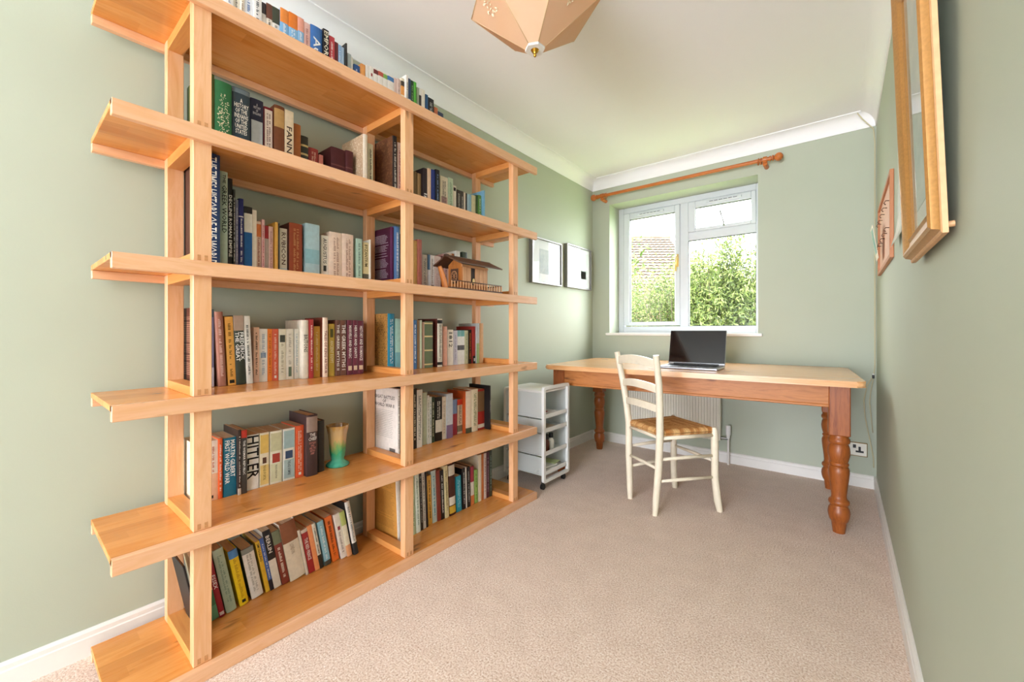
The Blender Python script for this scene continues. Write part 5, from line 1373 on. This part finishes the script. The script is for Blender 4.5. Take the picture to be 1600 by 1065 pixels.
lm1 = leafmat('willow_leaf', '34461a', '627230', 'a2aa68')
lm2 = leafmat('laurel_leaf', '32441c', '56642e', '8c9458')
rs = random.Random(5)
def stems_for(a0, a1, d0, d1, tops, n, zlow, spread):
    out = []
    for i in range(n):
        a = a0 + (a1 - a0) * (i + rs.uniform(.1, .9)) / n; d_ = rs.uniform(d0, d1)
        x, y = at(a, d_)
        zt = CZ + tops(a, rs) * d_
        xo, yo = rs.uniform(-.12, .12), rs.uniform(-.12, .12)
        out.append(([(x - xo, y - yo, zlow), (x - xo * .4, y - yo * .3, (zlow + zt) / 2), (x, y, zt - .25), (x + xo * .3, y + yo * .2, zt)], spread))
    return out
def tops_main(a, q): return .100 + q.uniform(-.04, .025)
big = stems_for(7.4, 16.4, 5.3, 6.4, tops_main, 50, -.7, .12)
for a, hgt, d_, sp in ((14.2, .176, 5.3, .11), (13.7, .194, 5.3, .10), (13.2, .184, 5.2, .10), (14.8, .15, 5.4, .1), (12.6, .15, 5.4, .08),
                       (11.6, .196, 5.5, .05), (11.2, .199, 5.5, .05), (11.9, .165, 5.4, .07), (10.1, .201, 5.4, .055), (9.7, .18, 5.5, .06), (10.5, .165, 5.4, .07),
                       (8.0, .17, 5.4, .06), (7.6, .165, 5.5, .06), (8.9, .125, 5.4, .08), (15.6, .16, 5.5, .09)):
    x, y = at(a, d_)
    zt = CZ + hgt * d_
    big.append(([(x + .05, y, -.4), (x + .02, y, (zt - .4) / 2), (x, y, zt - .4), (x - .01, y, zt)], sp))
bx_, by_ = at(11.5, 5.8)
shrub('tall willow-leaved shrub with upright spires outside the right panes', (bx_, by_, GZ), big, .068, .0085, 520, lm1, 11)
def tops_l(a, q): return .045 + (.05 if a < 19 else .012) + q.uniform(-.03, .05)
low = stems_for(16.2, 23.8, 5.4, 6.6, tops_l, 34, -.6, .17)
bx_, by_ = at(19.8, 6)
shrub('loose light green bush in front of the tiled roof', (bx_, by_, GZ), low, .05, .0095, 420, lm2, 21, .1)
wisp = stems_for(17.5, 21.5, 5.0, 5.6, lambda a, q: .115 + q.uniform(-.03, .03), 9, 0.2, .09)
bx_, by_ = at(20.5, 5.3)
shrub('thin twiggy sapling rising across the tiled roof', (bx_, by_, GZ), wisp, .045, .0085, 150, lm2, 31, .3)
far = []
for a in (22.6, 23.1, 23.6, 24.2):
    x, y = at(a, 9)
    far.append(([(x, y, GZ), (x, y, 1), (x, y, CZ + .19 * 9), (x - .02, y, CZ + (.225 - (a - 22.6) * .01) * 9)], .16))
bx_, by_ = at(23.4, 9)
shrub('small dark sprig of tree left of the roof ridge', (bx_, by_, GZ), far, .16, .03, 60, lm2, 41, .4)

# ---- neighbouring house with pantiled roof, facing the window
yaw = .67622
rv, fv = Vector((math.cos(yaw), math.sin(yaw), 0)), Vector((-math.sin(yaw), math.cos(yaw), 0))
DEP = 18.0
ridge_mid = Vector((CX, CY, 0)) + fv * DEP + rv * 5.0
nh = thing('neighbour_house', 'neighbouring house with pale pink pantiled roof seen through the left pane', 'house', (ridge_mid.x, ridge_mid.y, GZ), yaw)
RZ = CZ + 144.5 / 644 * DEP - GZ       # ridge height above the ground
tile = bpy.data.materials.new('pantile_clay')
nt, ns, ls, b = nodes_of(tile)
n = noise(nt, 3.5, 4, .7, coords(nt))
ls.new(ramp(nt, n.outputs['Fac'], [(.3, lin('42352a')), (.55, lin('5a4a3c')), (.75, lin('4a3c30'))]), b.inputs['Base Color'])
b.inputs['Roughness'].default_value = .9
GA, RISE = .205, .143                  # run and rise of each course
XL, XR = -3.2, 1.93                    # ridge from left to right, hipped at the right end
PIT = .2
core_m = plain('3a2c26', .95, name='roof_gap_shade', var=.05)  # dark core colour deepens the shade in the gaps under the tile courses
for k in range(24):
    z1, y1 = RZ - k * RISE, -k * GA
    z0, y0 = RZ - (k + 1) * RISE - .025, -(k + 1) * GA - .03
    xr1, xr0 = XR + k * .055, XR + (k + 1) * .055
    bm = NB()
    nn_ = int((xr0 - XL) / PIT * 6)
    up_, dn, dn2 = [], [], []
    for i in range(nn_ + 1):
        x = XL + i * PIT / 6
        wv = .028 * abs(math.sin(PI * x / PIT)) ** .8
        xc = min(x, xr1 + (xr0 - xr1) * .5)
        up_.append(bm.verts.new((min(x, xr1), y1, z1 + wv * .6)))
        dn.append(bm.verts.new((min(x, xr0), y0, z0 + .045 + wv)))
        dn2.append(bm.verts.new((min(x, xr0), y0 + .004, z0 + .030 + wv)))
    for i in range(nn_):
        bm.faces.new((up_[i], up_[i + 1], dn[i + 1], dn[i])); bm.faces.new((dn[i], dn[i + 1], dn2[i + 1], dn2[i]))
    obj('tile_course', bm, tile, nh)
for i in range(12):
    x = XL + i * (XR - XL) / 12
    bm = NB(); tube(bm, [(x, .05, RZ + .0), (x + (XR - XL) / 12 - .012, .05, RZ + .004)], .11, 10); obj('ridge_tile', bm, tile, nh, 40)
bm = NB(); prism(bm, [(0, RZ - .03), (-24 * GA, RZ - 24 * RISE), (24 * GA, RZ - 24 * RISE)], 0, XL, XR - .05); obj('roof_core', bm, core_m, nh)
obj('brick_wall', bx(XL, XR + 1.2, -23 * GA, 23 * GA, 0, RZ - 24 * RISE), plain('b88a70', .9, var=.15, scale=8), nh)
